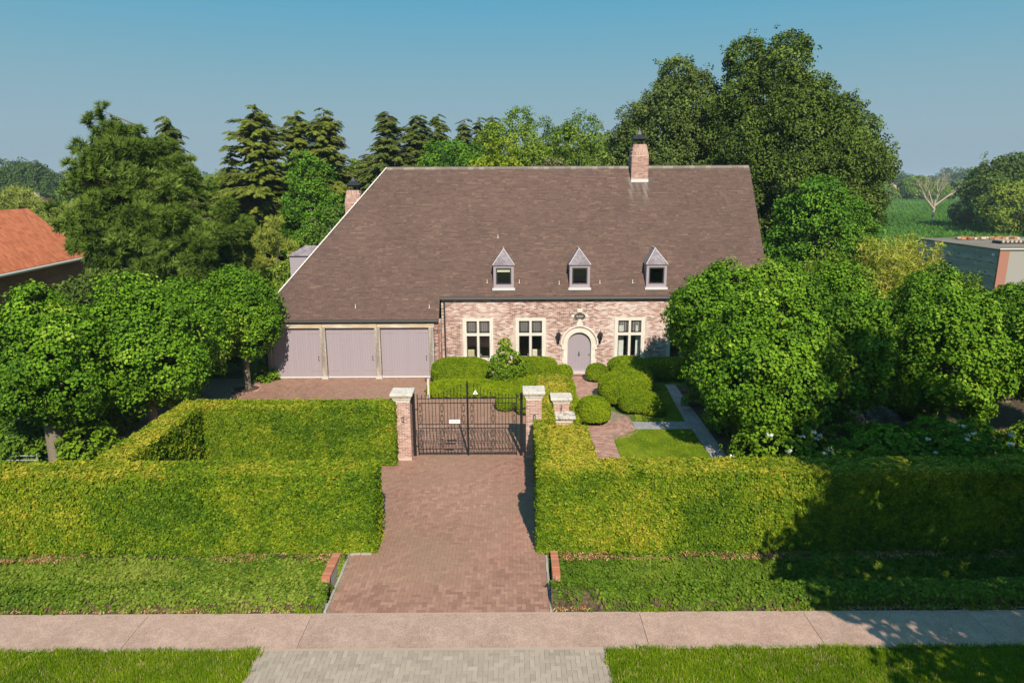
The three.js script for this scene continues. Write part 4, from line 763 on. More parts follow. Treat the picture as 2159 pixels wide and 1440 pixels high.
// ------------------------------------------------------------------ lime trees
function lime(x, D, r, hTop, seed, label, o = {}) {
  const t = thing('lime_tree', label, 'tree', o.group || 'pollarded lime trees'), bot = o.bot ?? 1.5, cy = (hTop + bot) / 2, ry_ = (hTop - bot) / 2, c = V(x, cy, -D);
  const ls = lobes(c, [r, ry_, r], (o.n ?? 46) * 2, r * .25, seed, { wob: .36, shell: .82, flat: .8, cut: -.9, taper: o.taper ?? .42 });
  crown('crown', ls, c, o.per ?? 36, LIME, leafMat, o.pal || G.lime, t, { seed: seed + 1, up: .35, tone: o.tone || 0 });
  trunk(t, x, D, bot + ry_ * .55, o.tr ?? .17, ls.filter((_, i) => i % 5 === 0).map(l => l.c));
  return settle(t, x, 0, D);
}
lime(-16.7, 23.5, 2.3, 6.35, 601, 'lime tree with thick trunk beside the metal rail', { tr: .31, bot: 1.75 });
lime(-14.6, 26.4, 2.5, 6.35, 602, 'lime tree, second of the row counting from the metal rail', { bot: 1.35 });
lime(-14.5, 29.8, 2.0, 5.9, 603, 'lime tree, third of the row counting from the metal rail', { bot: 1.6 });
lime(-13.3, 32.9, 2.0, 5.9, 604, 'lime tree standing in the round pit beside the garage', { bot: 1.85 });
lime(-18.6, 29.5, 2.0, 4.9, 605, 'lime tree standing behind the row beside the metal rail');
lime(9.25, 24.2, 2.5, 6.05, 606, 'fully sunlit lime tree above the white hydrangeas at the gravel path', { bot: 1.0, n: 56 });
lime(12.95, 25.2, 1.7, 5.75, 607, 'slim half-shaded lime tree in the shrub bed, first past the sunlit lime', { bot: 1.3 });
lime(16.9, 25.4, 2.1, 5.9, 608, 'half-shaded lime tree in the shrub bed, second past the sunlit lime', { bot: 1.2 });
lime(21.2, 25.6, 2.2, 5.9, 609, 'half-shaded lime tree in the shrub bed, third past the sunlit lime');
lime(9.2, 29.2, 2.3, 6.3, 610, 'lime tree overlapping the villa wall and its last window', { bot: 2.5, n: 54, taper: .15 });
lime(12.1, 30.6, 2.3, 6.45, 611, 'lime tree of the rear row before the roof edge', { taper: .3 });
lime(15.1, 31.0, 1.9, 6.2, 612, 'lime tree of the rear row beside the bamboo', { taper: .3 });
lime(19.3, 30.8, 2.1, 5.95, 613, 'lime tree of the rear row before the grey shed');
lime(22.9, 30.2, 2.1, 5.2, 614, 'lime tree of the rear row before the brick end of the shed');
{
  const ring = thing('tree_pit', 'round brick-edged pit around the lime trunk beside the garage', 'tree pit');
  part('soil', new THREE.CircleGeometry(.62, 24).rotateX(-Math.PI / 2).translate(-13.3, .022, -32.7), soilMat, ring);
  for (let k = 0; k < 26; k++) { const b = part('brick', bx(-.05, .05, 0, .05, -.07, .07), pillarTones[k % 5], ring); b.position.set(-13.3 + Math.cos(k / 26 * 6.283) * .68, 0, -32.7 + Math.sin(k / 26 * 6.283) * .68); b.rotation.y = -k / 26 * 6.283 + Math.PI / 2; }
  settle(ring, -13.3, 0, 32.7);
}
// street trees behind the camera's side whose shadow falls over the hedge
function streetTree(x, D, h, r, seed, label) {
  const t = thing('street_tree', label, 'tree', 'street trees'), c = V(x, h * .55, -D);
  const R = rng(seed), ls = [];
  for (const [k, q, n] of [[.24, .8, 9], [.33, 1, 14], [.42, .98, 15], [.52, .86, 13], [.6, .68, 10], [.68, .5, 8], [.76, .38, 6], [.85, .28, 4], [.93, .16, 2]]) for (let i = 0; i < n; i++) { const a = i / n * 6.283 + R() * .6, d = r * q * (i % 3 ? .8 : .4); ls.push({ c: V(x + Math.cos(a) * d, h * k + (R() - .5) * .8, -D + Math.sin(a) * d * .7), r: 1.1 + R() * .6, flat: .7 }); }
  crown('crown', ls, c, 5, BROAD, leafMat, G.lime, t, { seed: seed + 1, size: 1.6 });
  trunk(t, x, D, h * .5, .3, ls.filter((_, i) => i % 6 === 0).map(l => l.c));
  settle(t, x, 0, D);
}
streetTree(16.4, 6, 20, 8.0, 651, 'tall street tree on the verge shading the hedge');
streetTree(30, 6, 20, 7, 652, 'tall street tree further along the verge');

// ------------------------------------------------------------------ shrubs and flowers
function shrub(name, label, x, D, rx, h, rz, seed, pal, o = {}) {
  const t = thing(name, label, o.cat || 'shrub', o.group), c = V(x, h * .45, -D);
  const ls = lobes(c, [rx, h * .55, rz], o.n ?? 20, Math.min(rx, h) * .38, seed, { wob: .3, cut: -.6 });
  crown('crown', ls, c, o.per ?? 40, o.leaf || HYD, leafMat, pal, t, { seed: seed + 1, tone: o.tone || 0, up: .5, size: o.size ?? 1 });
  const R = rng(seed + 3); part('stems', merge(Array.from({ length: 7 }, () => tube(V(x + (R() - .5) * .3, 0, -D + (R() - .5) * .3), V(x + (R() - .5) * rx * 1.2, h * .6, -D + (R() - .5) * rz * 1.2), .02, .01, 4))), barkDark, t);
  if (o.flowers) {
    const petal = new THREE.SphereGeometry(.042, 6, 4);
    for (let k = 0; k < o.flowers * 1.5; k++) {
      const a = R() * 6.283, e = R() * 1.2, p = V(x + Math.cos(a) * Math.cos(e) * rx * 1.15, h * .5 + Math.sin(e) * h * .68, -D + Math.abs(Math.sin(a)) * Math.cos(e) * rz * 1.25);
      const fl = part('flower', merge(Array.from({ length: 9 }, () => { const q = petal.clone().scale(1, .35, 1).rotateX(R() * 2).rotateZ(R() * 2); return q.translate(p.x + (R() - .5) * .14, p.y + (R() - .5) * .05, p.z + (R() - .5) * .14); })), mat(C(.62, .64, .57), .85), t);
    }
  }
  return settle(t, x, 0, D);
}
const shadedGreen = [C(.05, .1, .005), C(.09, .17, .008), C(.15, .24, .016)], mg = [C(.07, .14, .004), C(.13, .23, .007), C(.22, .33, .02)];  // first palette: plants in shade, part of that shade put into the leaf colour
shrub('hydrangea', 'white-flowering hydrangea below the sunlit lime tree', 9.3, 22.3, 1.6, 1.5, 1.0, 701, mg, { flowers: 13, group: 'white hydrangeas' });
shrub('hydrangea', 'white-flowering hydrangea where the two gravel paths meet', 8.9, 26.3, 1.0, 1.5, 1.1, 702, mg, { flowers: 13, group: 'white hydrangeas' });
shrub('hydrangea', 'shade-tinted hydrangea with few flowers under the villa window', 9.0, 29.6, 1.1, 1.5, 1.6, 703, shadedGreen, { flowers: 5, group: 'white hydrangeas' });
shrub('shrub', 'green shrub around the trunk of the slim half-shaded lime', 12.6, 22.6, 1.7, 1.5, 1.0, 704, mg, { n: 26 });
shrub('hydrangea', 'white-flowering hydrangea in tree shade beside the long hedge', 16.0, 22.8, 1.8, 1.5, 1.0, 705, mg, { flowers: 10, n: 26, group: 'white hydrangeas' });
shrub('hydrangea', 'white-flowering hydrangea at the far end of the shaded bed', 19.6, 22.9, 1.8, 1.5, 1.0, 706, shadedGreen, { flowers: 6, n: 24, group: 'white hydrangeas' });
shrub('shrub', 'shade-tinted evergreen shrub under the rear limes', 13.6, 28.6, 1.4, 1.1, 1.0, 707, shadedGreen);
shrub('shrub', 'shade-tinted evergreen shrub under the rear limes near the bamboo', 17.6, 28.8, 1.6, 1.3, 1.0, 708, shadedGreen);
shrub('lavender', 'pale greyish lavender clump in the shade of the limes', 15.2, 27.4, .8, .6, .6, 709, [C(.16, .15, .12), C(.3, .28, .24), C(.45, .42, .38)], { leaf: CANE, per: 70 });
shrub('shrub', 'leafy shrub beside the thick lime trunk', -15.8, 23.9, .95, 1.5, .8, 710, mg, { n: 18, per: 34 });
shrub('shrub', 'shade-tinted shrub behind the metal rail', -18.3, 24.4, 1.5, 1.6, .8, 711, shadedGreen, { n: 26, per: 30 });
shrub('shrub', 'shade-tinted shrub behind the second lime of the row', -17.4, 27.0, 1.5, 1.8, 1.2, 712, shadedGreen, { n: 22, per: 24 });
shrub('shrub', 'shade-tinted shrub at the rear of the lime row', -16.6, 31.5, 1.6, 2.4, 1.6, 713, shadedGreen, { n: 24, per: 20 });
shrub('shrub', 'low leafy shrub in the corner of the garage doors', -12.9, 34.2, .6, .8, .5, 714, mg, { per: 60 });
shrub('ivy_column', 'ivy growing up the garage corner', -13.0, 34.9, .35, 2.6, .35, 715, shadedGreen, { per: 70, n: 14, cat: 'ivy' });

// ------------------------------------------------------------------ larger trees behind
function broadleaf(name, label, x, D, rx, h, bot, seed, pal, o = {}) {
  const t = thing(name, label, 'tree', o.group), cy = (h + bot) / 2, c = V(x, cy, -D);
  const ls = o.levels ? levelLobes(o.levels, D, o.lr, seed) : lobes(c, [rx, (h - bot) / 2, o.rz ?? rx * .8], o.n ?? 40, rx * (o.lr ?? .3), seed, { wob: o.wob ?? .4, taper: o.taper ?? 0, flat: o.flat ?? .75, shell: .78 });
  if (o.extra) ls.push(...o.extra.map(e => ({ c: V(e[0], e[1], -D + (e[3] || 0)), r: e[2], flat: .8 })));
  crown('crown', ls, c, o.per ?? 9, o.leaf || BROAD, o.mat || leafMat, pal, t, { seed: seed + 1, size: o.size ?? 1, up: o.up ?? .4, tone: o.tone || 0, fuzz: o.fuzz });
  trunk(t, x, D, bot + (h - bot) * .45, o.tr ?? .25, ls.filter((_, i) => i % 4 === 0).map(l => l.c), o.bark || barkDark);
  return settle(t, x, 0, D);
}
const oakP = [C(.04, .07, .01), C(.085, .135, .015), C(.18, .245, .045)], mapleP = [C(.04, .11, .008), C(.08, .19, .01), C(.15, .28, .02)], yelP = [C(.13, .2, .008), C(.22, .29, .01), C(.36, .4, .02)], midP = [C(.06, .115, .007), C(.12, .195, .012), C(.21, .29, .03)];
const sky1 = 'tall grey-green tree towering behind the chimney', sky2 = 'tallest broad dark tree behind the gable';
broadleaf('tall_tree', sky1, 13.4, 60, 4.9, 19.6, 5, 801, oakP.map(c => c.clone().lerp(C(.15, .17, .07), .2)), { levels: [[18.7, 12.9, 15.0], [17.6, 11.8, 16.6], [16.2, 10.4, 17.6], [14.8, 9, 18.4], [13.4, 8.6, 18.6], [11.8, 8.4, 18.6], [9.8, 8.8, 18.4], [7.8, 9.5, 17.8], [6, 10, 17]], lr: 1.15, per: 11 });
broadleaf('tall_tree', sky2, 21.4, 56, 7.2, 20.6, 3, 802, oakP, { levels: [[19.3, 17.2, 19], [19.4, 20.4, 22.6], [18, 16.8, 23], [16.6, 16, 25], [15, 15.4, 27.2], [13.4, 15, 28.6], [12, 15, 29.6], [10.6, 15.6, 29.9], [8.8, 16.4, 29.6], [6.8, 17, 29.2], [4.8, 18, 28.6]], lr: 1.25, per: 11, tr: .4 });
broadleaf('maple_tree', 'bright dense tree growing against the gable side', 21.0, 47, 3.7, 10.2, 1.0, 803, mapleP, { n: 60, lr: .26, per: 12, taper: .2 });
broadleaf('maple_tree', 'round green tree in front of the spruces beside the side chimney', -15.4, 54, 2.9, 12.6, 2.5, 804, mapleP, { n: 46, lr: .28, per: 12, taper: .5 });
broadleaf('broad_tree', 'broad bright tree with domed crown behind the middle of the ridge', .2, 68, 4.4, 16.6, 4, 805, midP.map(c => c.clone().multiplyScalar(1.1)), { n: 50, per: 9 });
broadleaf('broad_tree', 'domed bright tree behind the ridge, next to the chimney', 6.2, 69, 4.2, 15.8, 4, 806, midP, { n: 46, per: 9 });
broadleaf('broad_tree', 'rounded green tree behind the ridge, left of the yellowish tree', -5.6, 64, 3.6, 14.0, 4, 807, mapleP, { n: 40, per: 10 });
broadleaf('acacia_tree', 'yellow-green tree peeping over the middle of the ridge', -1.6, 60, 2.9, 13.2, 4, 808, yelP, { n: 34, per: 11 });
broadleaf('broad_tree', 'olive birch-like tree over the ridge beside the yellowish tree', 3.0, 60, 2.6, 13.0, 4, 809, [C(.09, .1, .03), C(.14, .15, .05), C(.2, .2, .08)], { n: 30, per: 10 });
broadleaf('broad_tree', 'dark green tree directly behind the chimney', 9.6, 60, 3.2, 13.8, 4, 810, oakP, { n: 36, per: 9 });
broadleaf('bush', 'yellow-green feathery bush beside the hip of the roof', -16.4, 47, 2.0, 7.6, .3, 811, yelP.map(c => c.clone().lerp(C(.3, .28, .08), .35)), { n: 30, per: 14, leaf: WILLOW });
broadleaf('bush', 'green bush at the foot of the hip, beside the feathery bush', -14.6, 44.5, 2.3, 5.2, .2, 812, midP, { n: 30, per: 12 });
broadleaf('bush', 'green bush below the side chimney', -13.2, 49, 2.2, 8.2, .3, 813, mapleP.map(c => c.clone().lerp(C(.14, .16, .03), .3)), { n: 30, per: 11 });
broadleaf('broad_tree', 'dense dark shrub tree against the neighbouring orange-roofed house', -21.9, 37.5, 2.9, 5.7, .5, 814, [C(.05, .085, .012), C(.085, .13, .016), C(.13, .18, .025)], { n: 44, per: 12, flat: .65 });
broadleaf('broad_tree', 'green bush behind the lime row below the pine', -16.8, 36, 2.6, 4.6, .3, 815, shadedGreen, { n: 30, per: 12 });
for (const [x, D, r, h, s, lab] of [[15.4, 42, 2.4, 5.6, 821, 'leafy bush by the roof corner'], [19.0, 41, 2.6, 6.1, 822, 'leafy bush between the roof corner and the bamboo'], [12.2, 45, 2.2, 5, 823, 'leafy bush behind the gable'], [27.5, 42, 2.6, 4.2, 824, 'leafy bush between bamboo and shed'], [31, 40, 2.6, 3.6, 825, 'leafy bush before the shed wall'], [34, 43, 2.6, 3.4, 826, 'leafy bush before the brick end of the shed']]) broadleaf('bush', lab, x, D, r, h, .3, s, midP, { n: 32, per: 13, size: .8 });
broadleaf('broad_tree', 'dark airy tree overhanging the brick end of the shed', 33.5, 38.5, 1.8, 6.6, 2.2, 827, oakP, { n: 26, per: 10 });
// bamboo
{
  const t = thing('bamboo', 'tall yellow bamboo clump with bare straw-coloured canes', 'bamboo'), R = rng(841), canes = [], lv = [];
  for (let k = 0; k < 90; k++) {
    const x = mixn(22.2, 26.6, R()), D = 42 + R() * 2, h = 4.6 + R() * 2.0 - Math.abs(x - 23.8) * .3, dx = (R() - .5) * 1.2, dz = R() * .8;
    const m = V(x + dx * .3, h * .6, -D + dz * .3), e = V(x + dx, h, -D + dz);
    canes.push(tube(V(x, 0, -D), m, .035, .028, 5), tube(m, e, .028, .008, 5));
    for (let q = 0; q < 26; q++) { const s = .45 + R() * .6, p = s < .6 ? m.clone() : m.clone().lerp(e, (s - .6) / .4); p.add(V((R() - .5) * .7, (R() - .6) * .4, (R() - .5) * .7)); lv.push({ p, n: V((R() - .5), -.2 - R() * .5, (R() - .3)).normalize(), s: .8 + R() * .8, c: pick([C(.17, .22, .015), C(.3, .33, .03), C(.46, .43, .08)], R(), R) }); }
  }
  part('canes', merge(canes), mat(C(.5, .38, .13), .6), t);
  instances('leaves', CANE, leafMat, lv, t, R);
  settle(t, 24, 0, 43);
}
// conifers
function spruce(label, x, D, h, r, seed, pal, o = {}) {
  const t = thing('spruce', label, 'tree', o.group || 'spruces behind the villa'), R = rng(seed), list = [], br = [];
  const y0 = o.y0 ?? 1.5;
  for (let y = y0; y < h - .2;) {
    const k = (y - y0) / (h - y0), rr = r * Math.pow(1 - k, .66) * (.85 + .45 * noise(y * .7, seed)) + .12, n = Math.max(5, Math.round(7 + rr * 2.2)), dens = o.thin ? o.thin : 1;
    for (let i = 0; i < n; i++) {
      if (R() > dens) continue;
      const yb = y; y += (R() - .5) * 1.3; const a = R() * 6.283, L = rr * (.45 + R() * .75), droop = .05 + .5 * (1 - k) * R(), out = V(Math.cos(a), 0, Math.sin(a));
      br.push(tube(V(x, y, -D), V(x + out.x * L, y - droop * L + .12 * L, -D + out.z * L), .05, .012, 4));
      for (let q = Math.max(.15, .3 * R()); q < L; q += .3) {
        const f = q / L, w = (1 - f * .5) * .5;
        for (let z = 0; z < 2; z++) {
          const p = V(x + out.x * q + (R() - .5) * w, y - droop * q * f + .12 * L * f * f + (R() - .5) * .16, -D + out.z * q + (R() - .5) * w);
          const d = out.clone().add(V((R() - .5) * 1.2, -.15, (R() - .5) * 1.2)).normalize();
          list.push({ p, d, s: .75 + R() * .5, c: pick(pal, .3 + f * .4 + (R() - .5) * .5, R) });
        }
      }
      y = yb;
    }
    y += .3 + .1 * (1 - k);
  }
  for (let i = 0; i < 14; i++) { const y = h - .1 - i * .09; list.push({ p: V(x, y, -D), d: V(Math.cos(i * 2.4), 1.2 - i * .1, Math.sin(i * 2.4)).normalize(), s: .35 + i * .03, c: pick(pal, .6, R) }); }
  const o3 = shade(new THREE.InstancedMesh(SPRUCE, dullLeaf, list.length)), mm = new THREE.Matrix4(); o3.name = 'foliage'; o3.userData.kind = 'stuff';
  list.forEach((e, i) => { mm.lookAt(V(0, 0, 0), e.d.clone().negate(), _up); mm.scale(_s.setScalar(e.s)); mm.setPosition(e.p); o3.setMatrixAt(i, mm); o3.setColorAt(i, e.c); });
  t.add(o3);
  part('trunk', merge([tube(V(x, 0, -D), V(x, h * .6, -D), .22, .13, 8), tube(V(x, h * .6, -D), V(x, h, -D), .13, .02, 6)]), barkDark, t);
  part('branches', merge(br), barkDark, t);
  return settle(t, x, 0, D);
}
const spP = [C(.05, .075, .01), C(.11, .145, .016), C(.2, .22, .035)], spD = [C(.04, .062, .012), C(.08, .11, .018), C(.14, .17, .035)];
spruce('sparse spruce with bare gaps, the nearest to the pine', -22.2, 62, 16.7, 5.0, 901, spP, { thin: .8 });
spruce('dark column-like spruce between the pine and the sparse spruce', -25.0, 63, 12.9, 2.0, 902, spD);
spruce('full spruce above the round green tree', -19.8, 66, 16.3, 5.0, 903, spP);
spruce('full spruce above the side chimney', -17.3, 66, 16.4, 5.4, 904, spP);
spruce('pointed spruce behind the ridge end, first in its dark group', -11.5, 67, 16.4, 5.0, 905, spD);
spruce('slender spruce behind the ridge, second in its dark group', -9.0, 68, 16.3, 4.6, 906, spD);
spruce('slender spruce behind the ridge, third in its dark group', -7.0, 68, 16.2, 4.0, 907, spD);
spruce('pointed spruce top rising behind the pine', -22.6, 47, 14.0, 2.2, 912, spD, { y0: 5 });
for (const [x, h, s, lab] of [[-5.0, 15.6, 908, 'small spruce top above the rounded green tree'], [-3.4, 15.8, 909, 'small spruce top next to the domed tree'], [-2.0, 15.9, 910, 'small spruce top hidden by the domed tree']]) spruce(lab, x, 76, h + 1, 1.6, s, spD, { y0: 8 });
spruce('spruce at the far end of the hip, low and wide', -14.0, 70, 12.8, 3.6, 911, spD);
[[-29, 78, 5, 11.5, 841, 'dense tree filling behind pine and sparse spruce'], [-24, 80, 5, 12, 842, 'dense tree filling behind the sparse spruce'], [-9.5, 80, 5, 12.6, 843, 'dense tree filling behind the dark spruces'], [-2, 82, 5, 13.4, 844, 'dense tree filling behind the yellowish tree'], [11, 74, 4.6, 14.6, 845, 'dense tree filling between domed tree and grey-green tree'], [3.4, 76, 4.6, 15.2, 846, 'dense tree filling between the two domed trees'], [-15.5, 75, 3.4, 12.4, 847, 'dense tree filling between the full spruces and the dark group'], [-6, 73, 4, 14.2, 848, 'dense tree filling above the rounded green tree'], [8.6, 75, 4, 15.3, 849, 'dense tree filling behind the domed tree next to the chimney'], [-19.5, 76, 4, 12.8, 850, 'dense tree filling behind the full spruces']].forEach(([x, D, r, h, sd, lab]) => broadleaf('broad_tree', lab, x, D, r, h, .5, sd, midP, { n: 50, per: 7, size: 1.25 }));
{
  const t = thing('pine', 'large bushy pine behind the lime row', 'tree'), D = 40, c = V(-20.4, 7, -D), R = rng(921);
  const ls = levelLobes([[12.6, -23.2, -21.2], [11.6, -23.7, -19.2], [10.7, -24.1, -18.2], [9.8, -24.6, -17.9], [8.9, -25.3, -17.2], [8, -25.3, -16.4], [7.1, -25, -15.7], [6.1, -24.4, -15.3], [5.1, -23.2, -15.2], [4.2, -21.4, -15.4], [3.3, -20, -16]], D, .52, 923, { dy: 1.1, flat: .7, dz: .75 });
  for (const [x, y] of [[-23.1, 13.5], [-22.4, 13.9], [-21.6, 13.3], [-20.6, 12.7], [-19.6, 12.2], [-24.2, 12.0], [-24.6, 10.9], [-25.2, 9.6], [-26, 8.6], [-25.8, 7.6], [-18.2, 11.2], [-17.2, 9.9], [-16.2, 8.8], [-15.2, 7.6], [-14.7, 6.4]]) ls.push({ c: V(x, y, -D + .4), r: .42, flat: .9 });
  crown('foliage', ls, c, 15, PINE, dullLeaf, [C(.05, .09, .012), C(.105, .165, .02), C(.2, .27, .05)], t, { seed: 922, size: 1.3, up: .6, gapF: .8, gap: -.08 });
  const br = ls.filter((_, i) => i % 3 === 0).map(l => { const y = Math.max(2, l.c.y - .8); return tube(V(-20.6, y, -D), l.c, .07, .02, 5); });
  part('trunk', merge([tube(V(-20.2, 0, -D), V(-20.6, 7, -D), .3, .2, 9), tube(V(-20.6, 7, -D), V(-21.9, 12.9, -D), .2, .04, 7)]), bark, t);
  part('branches', merge(br), bark, t);
  settle(t, -20.2, 0, D);
}

// ------------------------------------------------------------------ neighbouring buildings
{
  const h = thing('neighbour_house', 'brick house with bright orange tiled roof', 'house'), R = rng(951);
  const A = V(-36.6, 4, -59.2), B = V(-34.6, 4, -40), up = V(-4.6, 4, 0);                        // eave line and the slope up from it
  const e = B.clone().sub(A), L = e.length(), u = e.clone().normalize(), nrm = u.clone().cross(up).normalize(); if (nrm.y < 0) nrm.negate();
  const r = sub('roof', h), P = (s, t) => A.clone().addScaledVector(u, s).addScaledVector(up, t);
  const quad = (a, b, c, d) => { const g = new THREE.BufferGeometry(); g.setAttribute('position', new THREE.Float32BufferAttribute([a, b, c, a, c, d].flatMap(p => [p.x, p.y, p.z]), 3)); g.computeVertexNormals(); return g; };
  const om = mat(C(.42, .12, .05), .9, { side: THREE.DoubleSide }), back = V(-4.6, -4, 0);
  part('underlay', merge([quad(P(0, 0), P(L, 0), P(L, 1), P(0, 1)), quad(P(0, 1), P(L, 1), P(L, 1).add(back), P(0, 1).add(back))]), om, r);
  const list = [], rows = 15, n = nrm.clone(), pal = [C(.42, .11, .045), C(.52, .15, .06), C(.6, .2, .09)];
  const q = new THREE.Quaternion().setFromUnitVectors(_up, n), loc = u.clone().applyQuaternion(q.clone().invert()), ang = Math.atan2(-loc.z, loc.x);
  for (let k = 0; k < rows; k++) for (let s = 0; s < L; s += .3) { const t = (k + .5) / rows; list.push({ p: P(s + .15, t).addScaledVector(n, .05 + R() * .01), n: n.clone().addScaledVector(up, -.028).normalize(), a: ang, sv: V(.285, .07, 6.1 / rows * .97), c: pick(pal, .5 + (R() - .5) * .7, R, .08) }); }
  instances('roof_tiles', new RoundedBoxGeometry(1, 1, 1, 1, .2), mat(C(1, 1, 1), .85), list, r);
  part('fascia', merge([tube(P(0, 0).add(V(.05, -.1, 0)), P(L, 0).add(V(.05, -.1, 0)), .12, .12, 6)]), mat(C(.5, .48, .45), .7), h);
  part('wall', (() => { const g = new THREE.BoxGeometry(.3, 3.9, L).translate(0, 1.95, 0); g.rotateY(Math.atan2(u.x, u.z)); const m = A.clone().lerp(B, .5); return g.translate(m.x - .7, 0, m.z); })(), mat(C(1, 1, 1), .95, { map: tex(256, (a, b, nn) => { const t = 14 * nn(8, 1) + 14 * nn(64, 2); return [140 + t, 84 + t * .7, 66 + t * .6]; }, 1) }), h);
  part('window', bx(-35.6, -35.5, 2.2, 3.1, 45.3, 46.2), mat(C(.02, .02, .022), .2), h);
  settle(h, -36, 0, 49);
}
{
  const s = thing('shed', 'grey panelled flat-roofed shed with a brick end', 'shed'), R = rng(961), pm = [C(.5, .5, .52), C(.46, .46, .48), C(.54, .54, .55)].map(c => mat(c, .9, { map: tex(128, (u, v, n) => { const t = 16 * n(4, 1) + 16 * n(16, 2) + (n(8, 5) > .5 ? -40 : 0); return [220 + t, 220 + t, 222 + t]; }, .5) }));
  const x0 = 39.9, d0 = 56, d1 = 67.5, H = 4.4;
  const w = part('side_wall', bx(x0 + .06, x0 + .3, 0, H, d0 + .02, d1), mat(C(.12, .12, .13), .95), s);
  for (let k = 0; k < 4; k++) for (let i = 0; i < 4; i++) part('panel', bx(x0, x0 + .058, H - (k + 1) * 1.1 + .015, H - k * 1.1 - .015, d0 + .02 + i * 2.87 + .012, d0 + .02 + (i + 1) * 2.87 - .012), pm[Math.floor(R() * 3)], w);
  part('brick_end', bx(x0 + .01, x0 + .8, 0, H - .02, d0 - .14, d0 + .015), mat(C(.34, .15, .11), .95), s);
  part('end_wall', bx(x0 + .805, x0 + 20, 0, H - .02, d0 - .12, d0 + .015), mat(C(.3, .28, .26), .95), s);
  part('flat_roof', bx(x0 - .05, x0 + 20, H, H + .1, d0 - .2, d1 + .05), mat(C(1, 1, 1), .95, { map: tex(128, (u, v, n) => { const t = 14 * n(4, 1) + 10 * n(32, 2); return [128 + t, 118 + t, 106 + t]; }, .3) }), s);
  part('roof_edge', merge([bx(x0 - .08, x0 + 20, H + .1, H + .16, d0 - .22, d0 - .1)]), mat(C(.65, .63, .6), .7), s);
  for (const [x, D] of [[43.2, 60.5], [48.2, 63]]) { const k = sub('skylight', s); part('kerb', bx(x, x + 3.4, H + .1, H + .3, D, D + 1.2), mat(C(.03, .03, .03), .8), k); for (let i = 0; i < 9; i++) part('rib', tube(V(x + i * .38 + .18, H + .33, -D + .02), V(x + i * .38 + .18, H + .33, -D - 1.2), .13, .13, 7), mat(C(.42, .33, .25), .8), k); }
  part('wall_lamp', bx(x0 - .12, x0, H - .5, H - .3, d0 + .4, d0 + .6), mat(C(.8, .8, .8), .5), s);
  settle(s, x0 + 10, 0, 61.7);
  const rub = thing('rubble_heap', 'row of broken red bricks and pale lumps lying on the shed roof', 'rubble');
  for (let k = 0; k < 46; k++) { const b = part('brick', bx(-.2, .2, 0, .16, -.12, .12), mat(k % 5 ? C(.45, .16 + R() * .08, .09) : C(.6, .5, .4), .95), rub); b.position.set(42.4 + R() * 6, H + .11 + R() * .12, -66 + R() * .9); b.rotation.set(0, R() * 3, 0); }
  settle(rub, 45, H + .1, 65.6);
}
{
  const f = thing('far_house', 'distant low house with orange wall and grey roof behind the neighbour', 'house');
  part('wall', bx(-92, -78, 0, 5.6, 108, 118), mat(C(.5, .22, .13), .95), f); part('roof', merge([bx(-93, -74, 5.6, 6.4, 106, 120), bx(-90, -76, 6.4, 7.6, 111, 116)]), mat(C(.3, .26, .23), .9), f); part('ridge_tiles', bx(-90, -76, 7.6, 7.9, 112, 115), mat(C(.35, .12, .08), .9), f); part('chimney', bx(-77.5, -76.3, 7.3, 8.8, 112, 113), mat(C(.5, .38, .3), .9), f);
  settle(f, -84, 0, 113);
  const g = thing('far_farmhouse', 'tiny far farmhouse with pale orange roof beyond the maize field', 'house');
  part('wall', bx(222, 236, 0, 4, 418, 428), mat(C(.6, .55, .5), .9), g); const rf = new THREE.CylinderGeometry(.01, 6.5, 5, 4).rotateY(Math.PI / 4).scale(1.7, 1, 1.1).translate(229, 6.5, -423); part('roof', rf, mat(C(.45, .24, .16), .9), g); settle(g, 229, 0, 423);
}

// ------------------------------------------------------------------ maize field and far vegetation
ground('maize_field', sheet([[38, 70], [140, 70], [330, 372], [90, 372]], .05), mat(C(1, 1, 1), .95, { map: grassMap([40, 74, 22], [66, 104, 34], 8) }));
{
  const R = rng(971), list = [], pal = [C(.04, .12, .012), C(.075, .18, .02), C(.12, .24, .035)], g = spray(8, 1.1, .16, .35, 2.0, 972);
  for (let D = 96; D < 372; D += .75 + D * .003) for (let x = D * .5; x < D * .74; x += .7 + D * .004) { const p = V(x + (R() - .5) * .7, .35 + R() * .15, -D + (R() - .5) * .5); list.push({ p, n: V((R() - .5) * .8, 1, (R() - .5) * .8).normalize(), s: .55 + R() * .3 + D * .0012, c: pick(pal, .45 + .35 * noise(x * .05, D * .03) + (R() - .5) * .5, R) }); }
  stuff(instances('maize', g, leafMat, list, scene, R), 'green maize crop standing in the open field', 'maize');
}
{
  const t = thing('dead_tree', 'bare dead tree at the edge of the maize field', 'tree'), R = rng(981), g = [], D = 160, x = 97.4;
  const grow = (a, d, l, r, k) => { const b = a.clone().addScaledVector(d, l); g.push(tube(a, b, r, r * .65, 5)); if (k > 0) for (let i = 0; i < (k > 2 ? 3 : 3); i++) grow(a.clone().lerp(b, .55 + R() * .45), d.clone().add(V((R() - .5) * 1.5, .2 + R() * .3, (R() - .5) * 1.5)).normalize(), l * (.55 + R() * .25), r * .5, k - 1); };
  grow(V(x, 0, -D), V(.02, 1, 0), 5.6, .3, 4); grow(V(x + .2, 3.4, -D), V(-.7, .7, .1).normalize(), 4.2, .26, 3); grow(V(x, 4.2, -D), V(.75, .65, .1).normalize(), 4.4, .26, 3);
  part('limbs', merge(g), mat(C(.4, .32, .25), .9), t); settle(t, x, 0, D);
}
broadleaf('tree', 'large dark tree beyond the shed at the field edge', 107, 140, 14, 16, 2, 991, oakP, { n: 70, leaf: FAR, per: 1.6, lr: .22 });
